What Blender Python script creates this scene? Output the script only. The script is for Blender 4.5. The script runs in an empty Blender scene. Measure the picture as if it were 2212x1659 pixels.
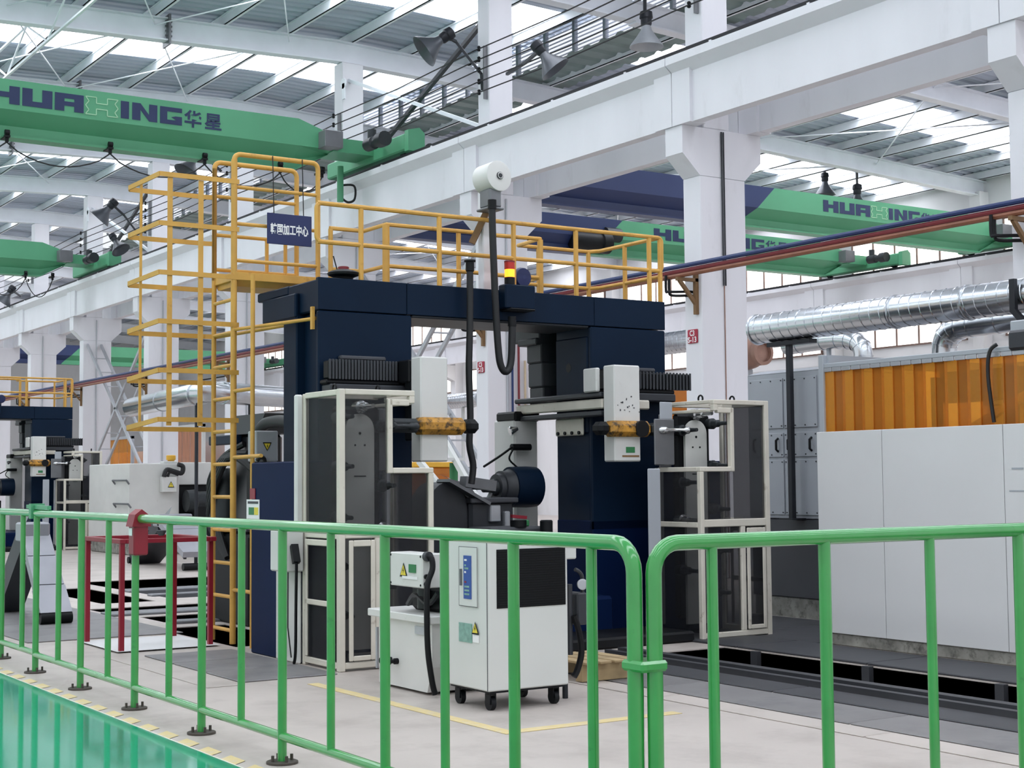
import bpy, math, random
from mathutils import Vector, Matrix
random.seed(7)
SC = bpy.context.scene
COL = SC.collection
# ------------------------------------------------------------------ camera
FPX, PW, PH, CAMZ = 3246.54, 2212.0, 1659.0, 1.5
_y, _p, _r = 2.56376344, 0.0635978761, -0.00835446158
_f = Vector((math.cos(_p)*math.cos(_y), math.cos(_p)*math.sin(_y), math.sin(_p)))
_rt = Vector((math.sin(_y), -math.cos(_y), 0)); _up = _rt.cross(_f)
RT = _rt*math.cos(_r) + _up*math.sin(_r); UP = _up*math.cos(_r) - _rt*math.sin(_r); FW = _f
cam = bpy.data.objects.new('camera', bpy.data.cameras.new('camera')); COL.objects.link(cam)
cam.data.sensor_width = 36; cam.data.lens = FPX/PW*36; cam.data.clip_start = .05; cam.data.clip_end = 400
cam.matrix_world = Matrix(((RT.x, UP.x, -FW.x, 0), (RT.y, UP.y, -FW.y, 0), (RT.z, UP.z, -FW.z, CAMZ), (0, 0, 0, 1)))
SC.camera = cam
SC.cycles.max_bounces = 6; SC.cycles.diffuse_bounces = 3; SC.cycles.glossy_bounces = 2; SC.cycles.transmission_bounces = 3; SC.cycles.transparent_max_bounces = 8
SC.cycles.caustics_reflective = False; SC.cycles.caustics_refractive = False; SC.cycles.adaptive_threshold = .1; SC.cycles.adaptive_min_samples = 16
# ------------------------------------------------------------------ world and exposure
W = bpy.data.worlds.new('sky'); SC.world = W; W.use_nodes = True
_bg = W.node_tree.nodes['Background']; _bg.inputs[0].default_value = (.93, .96, 1, 1); _bg.inputs[1].default_value = 1.0
SKYLIGHT = 5.3       # radiance of the translucent roof lights
WINDOW = 2.2         # radiance of the daylit window panes
SC.view_settings.view_transform = 'Standard'; SC.view_settings.look = 'None'
SC.view_settings.exposure = 0.0; SC.view_settings.gamma = 1.0; SC.view_settings.use_curve_mapping = False
# ------------------------------------------------------------------ measuring helpers (photo pixel -> point on a known plane of the hall)
def _ray(x, y): return FW + RT*((x-PW/2)/FPX) - UP*((y-PH/2)/FPX)
def UX(x, y, X): d = _ray(x, y); return Vector((0, 0, CAMZ)) + d*(X/d.x)
def UY(x, y, Y): d = _ray(x, y); return Vector((0, 0, CAMZ)) + d*(Y/d.y)
def UZ(x, y, z): d = _ray(x, y); return Vector((0, 0, CAMZ)) + d*((z-CAMZ)/d.z)
# ------------------------------------------------------------------ materials
def lin(c):
    if isinstance(c, str): c = [int(c[i:i+2], 16) for i in (0, 2, 4)]
    return tuple(((v/255)/12.92 if v/255 <= .04045 else (((v/255)+.055)/1.055)**2.4) for v in c) + (1,)
MATS = {}
def mat(name, c, rough=.5, metal=0, var=.08, scale=2.5, bump=0, spec=.5, emit=0, stain=None, stain_amt=.5, coat=0, detail=4, stretch=(1,1,1), thr=(.55,.75)):
    m = bpy.data.materials.new(name); m.use_nodes = True; MATS[name] = m
    nt = m.node_tree; b = nt.nodes['Principled BSDF']; L = nt.links.new
    c = lin(c)
    b.inputs['Roughness'].default_value = rough; b.inputs['Metallic'].default_value = metal
    b.inputs['Specular IOR Level'].default_value = spec; b.inputs['Coat Weight'].default_value = coat; b.inputs['Coat Roughness'].default_value = .12
    tc = nt.nodes.new('ShaderNodeTexCoord'); mp = nt.nodes.new('ShaderNodeMapping'); L(tc.outputs['Object'], mp.inputs[0])
    mp.inputs['Scale'].default_value = stretch
    nz = nt.nodes.new('ShaderNodeTexNoise'); nz.inputs['Scale'].default_value = scale; nz.inputs['Detail'].default_value = detail
    L(mp.outputs[0], nz.inputs[0])
    rp = nt.nodes.new('ShaderNodeValToRGB'); L(nz.outputs[0], rp.inputs[0])
    rp.color_ramp.elements[0].position = .3; rp.color_ramp.elements[1].position = .7
    rp.color_ramp.elements[0].color = tuple(v*(1-var) for v in c[:3])+(1,)
    rp.color_ramp.elements[1].color = tuple(min(1, v*(1+var)) for v in c[:3])+(1,)
    out = rp.outputs[0]
    if stain:
        n2 = nt.nodes.new('ShaderNodeTexNoise'); n2.inputs['Scale'].default_value = scale*1.7; n2.inputs['Detail'].default_value = 6; n2.inputs['Roughness'].default_value = .65
        mp2 = nt.nodes.new('ShaderNodeMapping'); mp2.inputs['Location'].default_value = (3.1, 7.7, 1.3); mp2.inputs['Scale'].default_value = stretch
        L(tc.outputs['Object'], mp2.inputs[0]); L(mp2.outputs[0], n2.inputs[0])
        r2 = nt.nodes.new('ShaderNodeValToRGB'); r2.color_ramp.elements[0].position = thr[0]; r2.color_ramp.elements[1].position = thr[1]
        r2.color_ramp.elements[1].color = (stain_amt,)*3+(1,)
        L(n2.outputs[0], r2.inputs[0])
        mx = nt.nodes.new('ShaderNodeMix'); mx.data_type = 'RGBA'; L(r2.outputs[0], mx.inputs[0]); L(out, mx.inputs[6]); mx.inputs[7].default_value = lin(stain)
        out = mx.outputs[2]
    L(out, b.inputs['Base Color'])
    if bump:
        bp = nt.nodes.new('ShaderNodeBump'); bp.inputs['Strength'].default_value = bump; bp.inputs['Distance'].default_value = .02
        L(nz.outputs[0], bp.inputs['Height']); L(bp.outputs[0], b.inputs['Normal'])
    if emit:
        b.inputs['Emission Color'].default_value = c; b.inputs['Emission Strength'].default_value = emit
    return m
def see_through(name, c, amt, rough=.5, metal=0, tint=None, pat=None):
    """a perforated or translucent sheet: part solid, part see-through"""
    m = mat(name, c, rough, metal); nt = m.node_tree; L = nt.links.new
    tr = nt.nodes.new('ShaderNodeBsdfTransparent')
    if tint: tr.inputs[0].default_value = lin(tint)
    mx = nt.nodes.new('ShaderNodeMixShader'); out = nt.nodes['Material Output']
    L(nt.nodes['Principled BSDF'].outputs[0], mx.inputs[1]); L(tr.outputs[0], mx.inputs[2]); L(mx.outputs[0], out.inputs[0])
    mx.inputs[0].default_value = amt
    if pat:
        tc = nt.nodes.new('ShaderNodeTexCoord'); v = nt.nodes.new('ShaderNodeTexVoronoi'); v.inputs['Scale'].default_value = pat
        L(tc.outputs['Object'], v.inputs[0])
        mr = nt.nodes.new('ShaderNodeMapRange'); L(v.outputs['Distance'], mr.inputs[0]); mr.inputs[1].default_value = .1; mr.inputs[2].default_value = .6
        mr.inputs[3].default_value = min(1, amt+.25); mr.inputs[4].default_value = max(0, amt-.2); L(mr.outputs[0], mx.inputs[0])
    return m
mat('white_paint', 'e4e4ea', .6, var=.035, scale=1.2, stain='b9b6b8', stain_amt=.35, thr=(.58, .8), stretch=(1, 1, .35))
mat('wall_white', 'e6e6e8', .8, var=.03, scale=.6, stain='c9c6c4', stain_amt=.4, thr=(.55, .8), stretch=(1, 1, .4))
mat('steel_white', 'edf1f8', .5, var=.05, scale=1.5)
mat('roof_sheet', 'b9c3d2', .5, metal=.1, var=.12, scale=.8, stretch=(3, .2, 1))
mat('roof_green', '7f918f', .5, var=.1)
mat('louver', 'dcdfe8', .5, var=.05)
mat('dark_metal', '23262d', .5, metal=.3, var=.2)
mat('rail_black', '1b1c22', .55, metal=.3, var=.2)
mat('cable', '15161a', .55, var=.1)
mat('crane_green', '56a078', .45, var=.08, scale=.7)
mat('crane_blue', '24345f', .45, var=.08, scale=.7)
mat('letter_blue', '1c2c55', .5, var=.05)
mat('outline_pale', 'a9d3b0', .6)
mat('fence_green', '359947', .3, var=.08, scale=6, stain='1e6b3a', stain_amt=.5, thr=(.64, .74), coat=.9)
mat('foot_dark', '4a443e', .7, var=.2, scale=20)
mat('yellow', 'd2a04c', .5, var=.1, scale=5, stain='8f5f36', stain_amt=.55, thr=(.6, .76))
mat('blue', '0d1f34', .45, var=.12, scale=1.2, spec=.12)
mat('blue_plinth', '091c40', .5, var=.12, scale=1.2, spec=.08)
mat('black', '0e1014', .5, var=.25, scale=5, spec=.25)
mat('black_gloss', '16181d', .3, var=.2, scale=5)
mat('charcoal', '31343a', .5, var=.15, scale=4)
mat('grey_metal', '74767a', .45, metal=.35, var=.12, scale=3)
mat('steel_light', 'b9bcc2', .35, metal=.5, var=.1, scale=3)
mat('chrome', 'd6d8da', .18, metal=.9, var=.03)
mat('machine_white', 'd9d9d7', .4, var=.04, scale=3, stain='9a9284', stain_amt=.5, thr=(.66, .78))
mat('cage_white', 'd8d2c6', .5, var=.06, scale=5, stain='7d6754', stain_amt=.7, thr=(.62, .74))
mat('cabinet_white', 'd6d8d6', .35, var=.02, scale=2)
mat('cabinet_grey', 'a9aeb6', .45, var=.04, scale=2)
mat('plinth_grey', '44464c', .6, var=.1, scale=2)
mat('panel_white', 'dcdcde', .5, var=.02, scale=1.5)
mat('plinth_dirty', '8d8c86', .8, var=.3, scale=7, stain='2c2b28', stain_amt=.8, thr=(.5, .7))
mat('duct', 'c9cdd2', .22, metal=1, var=.08, scale=3)
mat('duct_rust', '9c7a6c', .5, metal=.3, var=.2, scale=4)
mat('concrete', 'bdb4ae', .5, var=.07, scale=1.1, stain='958c86', stain_amt=.6, thr=(.48, .75), detail=8)
mat('concrete_dark', '9b9692', .6, var=.1, scale=1.4, stain='5e5a58', stain_amt=.6, thr=(.5, .72), detail=8)
mat('steel_plate', '7f7d7e', .5, metal=.2, var=.12, scale=2, stain='5a5a60', stain_amt=.6, thr=(.5, .75), detail=8)
mat('steel_plate_dark', '3d3e43', .5, metal=.2, var=.15, scale=2, stain='33343a', stain_amt=.6, thr=(.5, .75), detail=8)
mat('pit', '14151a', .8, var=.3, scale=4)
mat('floor_green', '0f9c78', .07, var=.06, scale=.5, coat=0, spec=.4)
mat('line_yellow', 'd8c48e', .6, var=.06, scale=8, stain='cfc7c2', stain_amt=.7, thr=(.5, .7))
mat('line_white', 'ece8dc', .5)
mat('red', '8c162b', .42, var=.08, scale=4)
mat('red_dark', '7d1f2a', .5, var=.1)
mat('sign_blue', '1d2a5c', .5, var=.04)
mat('sign_red', 'a3203a', .45)
mat('text_white', 'f0f0f2', .5, var=.01)
mat('label_green', '2f7a4a', .5)
mat('label_teal', '7fa79c', .5, var=.2, scale=30)
mat('label_blue', '2a4f9e', .4)
mat('warn_yellow', 'e6d34a', .5)
mat('orange_arm', 'b98532', .45, var=.3, scale=9, stain='2b2017', stain_amt=.9, thr=(.48, .62))
mat('magazine_plate', 'e6e6e2', .5, var=.06)
mat('motor_dark', '2d3236', .45, metal=.3, var=.15)
mat('motor_grey', 'a8adb2', .45, metal=.3, var=.15)
mat('pipe_blue', '1f3263', .45); mat('pipe_red', '7d2b33', .45); mat('pipe_brown', '84513a', .5, var=.2); mat('pipe_cream', 'c9b79c', .5)
mat('bracket_rust', '7d5e3c', .6, var=.2)
mat('terracotta', 'b97f62', .6, var=.25, scale=6, stretch=(6, 6, .2))
mat('conveyor_grey', '9b9ca4', .4, metal=.35, var=.08)
mat('pallet_wood', 'a58f6b', .7, var=.2, scale=6)
mat('lamp_grey', '55595f', .4, metal=.4, var=.1); mat('lamp_inner', '8b9096', .35, metal=.4)
mat('beacon_red', 'c22a1e', .3); mat('beacon_lit', 'ff8a1e', .3, emit=3.0); mat('button_yellow', 'e9b23a', .4)
mat('skylight', 'f6f8ff', .5, emit=SKYLIGHT, var=.01)
mat('window_light', 'fff8f2', .3, emit=WINDOW, var=.01)
mat('frame_brown', '7c655c', .5)
see_through('mesh_dark', '222327', .52, .6)
see_through('mesh_light', '9a9b9c', .3, .45, .3, pat=90)
see_through('amber', 'dda54c', .66, .15, tint='ffcf78')
see_through('amber_dim', 'bd8238', .54, .15, tint='f0b060')
see_through('glass_clear', 'cfdadf', .7, .05)
# ------------------------------------------------------------------ mesh builder
class MB:
    def __init__(s): s.v = []; s.f = []; s.sm = []
    def add(s, vs, fs, smooth=False):
        o = len(s.v); s.v += [tuple(v) for v in vs]; s.f += [tuple(i+o for i in f) for f in fs]; s.sm += [smooth]*len(fs); return s
    def box(s, x0, x1, y0, y1, z0, z1):
        x0, x1 = min(x0, x1), max(x0, x1); y0, y1 = min(y0, y1), max(y0, y1); z0, z1 = min(z0, z1), max(z0, z1)
        return s.add([(x0,y0,z0),(x1,y0,z0),(x1,y1,z0),(x0,y1,z0),(x0,y0,z1),(x1,y0,z1),(x1,y1,z1),(x0,y1,z1)],
              [(0,3,2,1),(4,5,6,7),(0,1,5,4),(1,2,6,5),(2,3,7,6),(3,0,4,7)])
    def rbox(s, x0, x1, y0, y1, z0, z1, r=.02):
        """box with chamfered edges"""
        x0, x1 = min(x0, x1), max(x0, x1); y0, y1 = min(y0, y1), max(y0, y1); z0, z1 = min(z0, z1), max(z0, z1)
        r = min(r, (x1-x0)*.45, (y1-y0)*.45, (z1-z0)*.45); V = []
        for sx, x in ((1, x0), (-1, x1)):
            for sy, y in ((1, y0), (-1, y1)):
                for sz, z in ((1, z0), (-1, z1)):
                    V += [(x, y+sy*r, z+sz*r), (x+sx*r, y, z+sz*r), (x+sx*r, y+sy*r, z)]
        i = lambda a, b, c, k: (a*4+b*2+c)*3+k
        F = [(i(0,0,0,0), i(0,0,1,0), i(0,1,1,0), i(0,1,0,0)), (i(1,0,0,0), i(1,1,0,0), i(1,1,1,0), i(1,0,1,0)),
             (i(0,0,0,1), i(1,0,0,1), i(1,0,1,1), i(0,0,1,1)), (i(0,1,0,1), i(0,1,1,1), i(1,1,1,1), i(1,1,0,1)),
             (i(0,0,0,2), i(0,1,0,2), i(1,1,0,2), i(1,0,0,2)), (i(0,0,1,2), i(1,0,1,2), i(1,1,1,2), i(0,1,1,2))]
        for b in (0, 1):
            for c in (0, 1): F.append((i(0,b,c,1), i(1,b,c,1), i(1,b,c,2), i(0,b,c,2)))
        for a in (0, 1):
            for c in (0, 1): F.append((i(a,0,c,0), i(a,1,c,0), i(a,1,c,2), i(a,0,c,2)))
            for b in (0, 1): F.append((i(a,b,0,0), i(a,b,1,0), i(a,b,1,1), i(a,b,0,1)))
            for b in (0, 1):
                for c in (0, 1): F.append((i(a,b,c,0), i(a,b,c,1), i(a,b,c,2)))
        return s.add(V, F)
    def tube(s, path, r, n=10, caps=True, flat=False):
        P = [Vector(p) for p in path]; R = r if isinstance(r, (list, tuple)) else [r]*len(P)
        d = (P[1]-P[0]).normalized(); u = d.orthogonal().normalized(); V = []; F = []
        for k, p in enumerate(P):
            t = (P[min(k+1, len(P)-1)]-P[max(k-1, 0)]).normalized()
            u = (u - t*u.dot(t)).normalized(); w = t.cross(u)
            for j in range(n):
                a = 2*math.pi*j/n; V.append(p+(u*math.cos(a)+w*math.sin(a))*R[k])
        for k in range(len(P)-1):
            for j in range(n): F.append((k*n+j, k*n+(j+1)%n, (k+1)*n+(j+1)%n, (k+1)*n+j))
        s.add(V, F, not flat)
        if caps: s.add(V[:n], [tuple(range(n))[::-1]]); s.add(V[-n:], [tuple(range(n))])
        return s
    def cyl(s, a, b, r, n=16, r2=None): return s.tube([a, b], [r, r if r2 is None else r2], n)
    def lathe(s, base, axis, prof, n=24):
        """prof: (distance along axis, radius) list"""
        b = Vector(base); t = Vector(axis).normalized()
        return s.tube([b+t*h for h, _ in prof], [max(r, .0005) for _, r in prof], n) if False else s._lathe(b, t, prof, n)
    def _lathe(s, b, t, prof, n):
        u = t.orthogonal().normalized(); w = t.cross(u); V = []; F = []
        for h, r in prof:
            for j in range(n):
                a = 2*math.pi*j/n; V.append(b+t*h+(u*math.cos(a)+w*math.sin(a))*max(r, .0004))
        for k in range(len(prof)-1):
            for j in range(n): F.append((k*n+j, k*n+(j+1)%n, (k+1)*n+(j+1)%n, (k+1)*n+j))
        s.add(V, F, True); s.add(V[:n], [tuple(range(n))[::-1]]); s.add(V[-n:], [tuple(range(n))]); return s
    def prism(s, poly, ax, a, b):
        """poly in the two axes other than ax, extruded a..b along ax"""
        def P(u, v, t): return {'x': (t, u, v), 'y': (u, t, v), 'z': (u, v, t)}[ax]
        n = len(poly); V = [P(u, v, a) for u, v in poly]+[P(u, v, b) for u, v in poly]
        F = [tuple(range(n))[::-1], tuple(range(n, 2*n))]+[(k, (k+1)%n, n+(k+1)%n, n+k) for k in range(n)]
        return s.add(V, F)
    def bar(s, a, b, w, h, up=(0, 0, 1)):
        """rectangular bar from a to b; w across, h along up"""
        a, b = Vector(a), Vector(b); t = (b-a).normalized(); upv = Vector(up)
        sd = t.cross(upv)
        if sd.length < 1e-4: sd = t.cross(Vector((0, 1, 0)))
        sd.normalize(); u = sd.cross(t).normalized(); V = []
        for p in (a, b):
            for i, j in ((-1,-1),(1,-1),(1,1),(-1,1)): V.append(p+sd*(w/2*i)+u*(h/2*j))
        return s.add(V, [(0,1,2,3),(7,6,5,4),(0,4,5,1),(1,5,6,2),(2,6,7,3),(3,7,4,0)])
    def quad(s, a, b, c, d): return s.add([a, b, c, d], [(0, 1, 2, 3)])
    def mesh(s, name, off):
        me = bpy.data.meshes.new(name); o = Vector(off)
        me.from_pydata([tuple(Vector(v)-o) for v in s.v], [], s.f); me.update()
        if any(s.sm):
            me.polygons.foreach_set('use_smooth', s.sm)
            me.set_sharp_from_angle(angle=math.radians(38))
        return me
def fix_normals(me):
    import bmesh
    bm = bmesh.new(); bm.from_mesh(me); bmesh.ops.recalc_face_normals(bm, faces=bm.faces); bm.to_mesh(me); bm.free()
def wloc(o):
    p = Vector((0, 0, 0))
    while o: p += o.location; o = o.parent
    return p
def tag(o, label=None, cat=None, group=None, kind=None):
    if label: o['label'] = label
    if cat: o['category'] = cat
    if group: o['group'] = group
    if kind: o['kind'] = kind
    return o
def thing(name, base, label, cat, group=None, kind=None):
    o = bpy.data.objects.new(name, None); COL.objects.link(o); o.location = base; o.empty_display_size = .1
    return tag(o, label, cat, group, kind)
def obj(name, mb, m, parent=None, base=None, label=None, cat=None, group=None, kind=None):
    if parent is None and base is None:
        xs, ys, zs = zip(*mb.v); base = ((min(xs)+max(xs))/2, (min(ys)+max(ys))/2, min(zs))
    off = wloc(parent) if parent else Vector(base)
    me = mb.mesh(name, off); fix_normals(me); me.materials.append(MATS[m])
    o = bpy.data.objects.new(name, me); COL.objects.link(o)
    if parent: o.parent = parent
    else: o.location = base
    return tag(o, label, cat, group, kind)
def inst(name, src, parent, d):
    """another piece sharing src's mesh, moved by d"""
    o = bpy.data.objects.new(name, src.data); COL.objects.link(o); o.parent = parent; o.location = src.location+Vector(d); return o
def copy_tree(o, parent=None, d=(0, 0, 0)):
    c = o.copy(); COL.objects.link(c); c.parent = parent
    if parent is None: c.location = o.location+Vector(d)
    for ch in list(o.children): copy_tree(ch, c)
    return c
def arc(c, r, a0, a1, u, v, n=6):
    c, u, v = Vector(c), Vector(u), Vector(v)
    return [c+u*(r*math.cos(a0+(a1-a0)*k/n))+v*(r*math.sin(a0+(a1-a0)*k/n)) for k in range(n+1)]
def smooth_path(pts, n=6):
    P = [Vector(p) for p in pts]; out = []
    for k in range(len(P)-1):
        p0, p1, p2, p3 = P[max(k-1, 0)], P[k], P[k+1], P[min(k+2, len(P)-1)]
        for j in range(n):
            t = j/n; out.append(.5*((2*p1)+(p2-p0)*t+(2*p0-5*p1+4*p2-p3)*t*t+(3*p1-p0-3*p2+p3)*t**3))
    out.append(P[-1]); return out
def text_mesh(txt, size, u, v, org, depth=.004, bold=0.0, width=None):
    """flat lettering as mesh: u = reading direction, v = up, org = lower left"""
    cu = bpy.data.curves.new('txt', 'FONT'); cu.body = txt; cu.size = size; cu.offset = bold; cu.resolution_u = 2
    o = bpy.data.objects.new('txt', cu); COL.objects.link(o)
    dg = bpy.context.evaluated_depsgraph_get(); me = bpy.data.meshes.new_from_object(o.evaluated_get(dg))
    bpy.data.objects.remove(o); bpy.data.curves.remove(cu)
    u, v, org = Vector(u), Vector(v), Vector(org); nrm = u.cross(v)
    xs = [q.co.x for q in me.vertices] or [0, 1]; k = 1 if not width else width/(max(xs)-min(xs)); x0 = min(xs)
    mb = MB(); mb.add([org+u*((q.co.x-x0)*k)+v*q.co.y+nrm*depth for q in me.vertices], [tuple(p.vertices) for p in me.polygons])
    bpy.data.meshes.remove(me); return mb
# ================================================================== THE SETTING
K = lambda k: -17.37-6.03*k            # X of column line k
BAYS = range(-4, 13)
z1 = lambda y: 11.2-.035*(14.6-y) if y < 14.6 else 11.2-.03*(y-14.6)
z2 = lambda y: 10.95-.045*(y-20)
XA, XB = K(13), K(-4)
# ---- floors
HOLES = [(-10.3, 7, 7.95, 8.95), (-22.9, -18.9, 7.0, 9.3), (-21.6, -18.6, 6.0, 6.7), (-17.9, -17.2, 5.6, 8.0), (-16.5, -15.7, 5.75, 7.8), (-15.1, -12.95, 5.42, 6.2)]
def holed(mb, x0, x1, y0, y1, holes, z, t):
    xs = sorted({x0, x1, *[min(max(v, x0), x1) for h in holes for v in h[:2]]}); ys = sorted({y0, y1, *[min(max(v, y0), y1) for h in holes for v in h[2:]]})
    for i in range(len(xs)-1):
        for j in range(len(ys)-1):
            cx, cy = (xs[i]+xs[i+1])/2, (ys[j]+ys[j+1])/2
            if not any(h[0] < cx < h[1] and h[2] < cy < h[3] for h in holes): mb.box(xs[i], xs[i+1], ys[j], ys[j+1], z-t, z)
    return mb
m = holed(MB(), XA, XB, 3.17, 36.2, HOLES, 0, .25)
floor = obj('floor', m, 'concrete', base=(-10, 6, -.25), label='pale worn concrete workshop floor behind the green fence', cat='floor', kind='structure')
mb = MB()
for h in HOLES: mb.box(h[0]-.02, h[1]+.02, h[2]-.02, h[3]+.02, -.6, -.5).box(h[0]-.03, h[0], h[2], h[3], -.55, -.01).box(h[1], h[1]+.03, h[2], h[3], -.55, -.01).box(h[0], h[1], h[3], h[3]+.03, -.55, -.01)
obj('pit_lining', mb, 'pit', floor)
gf = obj('floor', MB().box(XA, XB, -8, 3.165, -.2, .002), 'floor_green', base=(-10, 0, -.2), label='glossy green painted walkway floor in front of the fence', cat='floor', kind='structure')
d0 = None
for i in range(52):                                   # slanted dashes along the walkway edge
    x = -20+.33*i
    if d0 is None:
        d0 = obj('edge_dash', MB().add([(x, 3.175, .003), (x+.2, 3.175, .003), (x+.13, 3.262, .003), (x-.07, 3.262, .003)], [(0, 1, 2, 3)]), 'line_yellow', floor)
    else: inst('edge_dash', d0, floor, (.33*i, 0, 0))
obj('edge_line', MB().box(-40, 2, 3.166, 3.174, 0, .004), 'line_white', floor)
# floor markings round the coolant unit
a, b, c = UZ(735, 1472, 0), UZ(1065, 1570, 0), UZ(1440, 1520, 0)
obj('floor_marking', MB().box(a.x, -7.55, 4.86, 4.95, .001, .004).box(-7.65, -7.55, 4.95, 6.2, .001, .004), 'line_yellow', floor)
# steel cover plates beside the trench (right) and in front of the ladder (left)
def plates(x0, x1, y0, y1, n, mname, z=.012, gap=.014, name='cover_plate'):
    w = (x1-x0)/n; src = None
    for i in range(n):
        xa = x0+w*i
        if src is None: src = obj(name, MB().rbox(xa+gap/2, xa+w-gap/2, y0+gap/2, y1-gap/2, .0, z, .006), mname, floor)
        else: inst(name, src, floor, (w*i, 0, 0))
plates(-10.1, 5.3, 6.47, 6.715, 8, 'concrete', .008, name='kerb_slab')
plates(-10.5, 5, 6.735, 7.28, 8, 'steel_plate', .01)
plates(-10.5, 5, 7.30, 7.67, 6, 'steel_plate_dark', .014)
plates(-11.7, 5.3, 8.96, 9.7, 11, 'steel_plate_dark', .02)
plates(-12.75, -10.62, 4.48, 5.3, 3, 'steel_plate', .012)
plates(-12.9, -10.5, 4.17, 4.46, 1, 'concrete', .006, name='kerb_slab')
plates(-24, -14.45, 3.95, 5.5, 5, 'steel_plate', .012)
plates(-13.4, -9.95, 9.72, 11.28, 3, 'steel_plate_dark', .014)
plates(-26, -10.5, 11.2, 13.9, 5, 'concrete_dark', .01)
obj('guide_rail', MB().box(-10.4, 6, 7.70, 7.76, 0, .05).box(-10.4, 6, 7.76, 7.84, 0, .02).box(-10.4, 6, 7.84, 7.93, 0, .06), 'steel_plate_dark', floor)
for i in range(9): obj('trench_post', MB().box(-9.9+1.3*i, -9.82+1.3*i, 8.9, 8.96, -.5, 0), 'steel_plate_dark', floor)
for (x0, x1, y0, y1) in [(-20.6, -20.2, 6.9, 9.4), (-19.5, -19.3, 6.9, 9.4), (-15.66, -15.4, 5.75, 7.8), (-17.1, -16.7, 5.5, 8.1)]:
    obj('pit_beam', MB().rbox(x0, x1, y0, y1, -.1, .03, .01), 'grey_metal', floor)
# ---- columns with corbels
COLS = {}
for k in range(-1, 12):
    x = K(k); xl, xr = x-.2, x+.2
    c = thing('column', (x, 15.05, 0), 'white concrete crane column carrying the two runway beams, number %d along the row from the right edge' % (k+2), 'column', 'columns of the middle row', 'structure')
    obj('lower_shaft', MB().rbox(xl, xr, 14.6, 15.5, 0, 6.049, .012), 'white_paint', c)
    obj('corbel', MB().prism([(14.6, 6.05), (14.27, 6.36), (14.27, 6.78), (15.83, 6.78), (15.83, 6.36), (15.5, 6.05)], 'x', xl, xr), 'white_paint', c)
    COLS[k] = c
    obj('upper_shaft', MB().rbox(xl, xr, 14.68, 15.2, 6.78, z1(14.6)-.5, .015), 'white_paint', c)
    if k == 0: obj('conduit', MB().cyl((xr+.02, 15.02, 4.4), (xr+.02, 15.02, 6.75), .012, 8).cyl((xr+.02, 15.06, 4.4), (xr+.02, 15.06, 6.75), .012, 8), 'charcoal', c); obj('conduit', MB().cyl((xr+.01, 15.04, 0), (xr+.01, 15.04, 4.4), .008, 6), 'duct_rust', c)
    elif k > 0: obj('conduit', MB().cyl((xr+.02, 15.02, 0), (xr+.02, 15.02, 6.7), .018, 8), 'steel_light', c)
# ---- runway beams (near side and far side of the column row, and along the far wall)
def runway(yc, s, label, rows, ks=range(-4, 12)):
    for k in ks:
        xl, xr = K(k+1), K(k)
        o = thing('runway_beam', ((xl+xr)/2, yc, 6.78), label % (k+5), 'beam', rows, 'structure')
        mb = MB().box(xl+.01, xr-.01, yc-.095, yc+.095, 6.79, 7.7)
        mb.box(xl+.008, xl+.42, yc-.15, yc+.15, 6.783, 7.74).box(xr-.42, xr-.008, yc-.15, yc+.15, 6.783, 7.74)
        mb.prism([(yc-.095, 7.55), (yc-.27, 7.69), (yc-.27, 7.81), (yc+.27, 7.81), (yc+.27, 7.69), (yc+.095, 7.55)], 'x', xl+.01, xr-.01)
        obj('web_and_flange', mb, 'white_paint', o)
        obj('crane_rail', MB().box(xl, xr, yc-.03, yc+.03, 7.87, 7.93).box(xl, xr, yc-.012, yc+.012, 7.83, 7.87).box(xl, xr, yc-.06, yc+.06, 7.81, 7.83), 'rail_black', o)
        obj('busbar', MB().box(xl, xr, yc-s*.23, yc-s*.255, 7.83, 7.87), 'rail_black', o)
        for q in range(3):
            xx = xl+1+2*q; obj('rail_clip', MB().box(xx, xx+.05, yc-s*.265, yc-s*.05, 7.81, 7.835), 'white_paint', o)
runway(14.39, 1, 'white concrete crane runway beam on the near side of the column row, span %d from the right', 'near runway beams')
runway(15.71, -1, 'white concrete crane runway beam on the far side of the column row, span %d from the right', 'far side runway beams')
runway(35.05, 1, 'white crane runway beam along the far wall of the second hall, span %d from the right', 'far wall runway beams')
# ---- roof
ceil = thing('ceiling', (-20, 10, 11), 'grey corrugated roof with white steel frame and daylight strips', 'roof', kind='structure')
def corrugated(name, x0, x1, ya, yb, zf, mname, parent, pitch=.3):
    n = max(1, round((x1-x0)/pitch)); p = (x1-x0)/n; V = []
    for i in range(n):
        for u, h in ((0, 0), (.55, 0), (.68, .05), (.87, .05)): V.append((x0+(i+u)*p, h))
    V.append((x1, 0)); mb = MB(); N = len(V)
    mb.add([(x, ya, zf(ya)+h) for x, h in V]+[(x, yb, zf(yb)+h) for x, h in V], [(i, i+1, N+i+1, N+i) for i in range(N-1)])
    return obj(name, mb, mname, parent)
def rafter(x, ya, yb, zf, d=.48, w=.26):
    mb = MB(); n = 6
    ys = [ya+(yb-ya)*i/n for i in range(n+1)]
    for i in range(n):
        a, b = ys[i], ys[i+1]
        for (xa, xb, da, db) in ((x-w/2, x+w/2, -.03, 0), (x-w/2, x+w/2, -d, -d+.03), (x-.02, x+.02, -d+.03, -.03)):
            mb.add([(xa, a, zf(a)+da), (xb, a, zf(a)+da), (xb, b, zf(b)+da), (xa, b, zf(b)+da), (xa, a, zf(a)+db), (xb, a, zf(a)+db), (xb, b, zf(b)+db), (xa, b, zf(b)+db)],
                   [(0,3,2,1),(4,5,6,7),(0,1,5,4),(1,2,6,5),(2,3,7,6),(3,0,4,7)])
    return obj('rafter', mb, 'steel_white', ceil)
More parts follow.
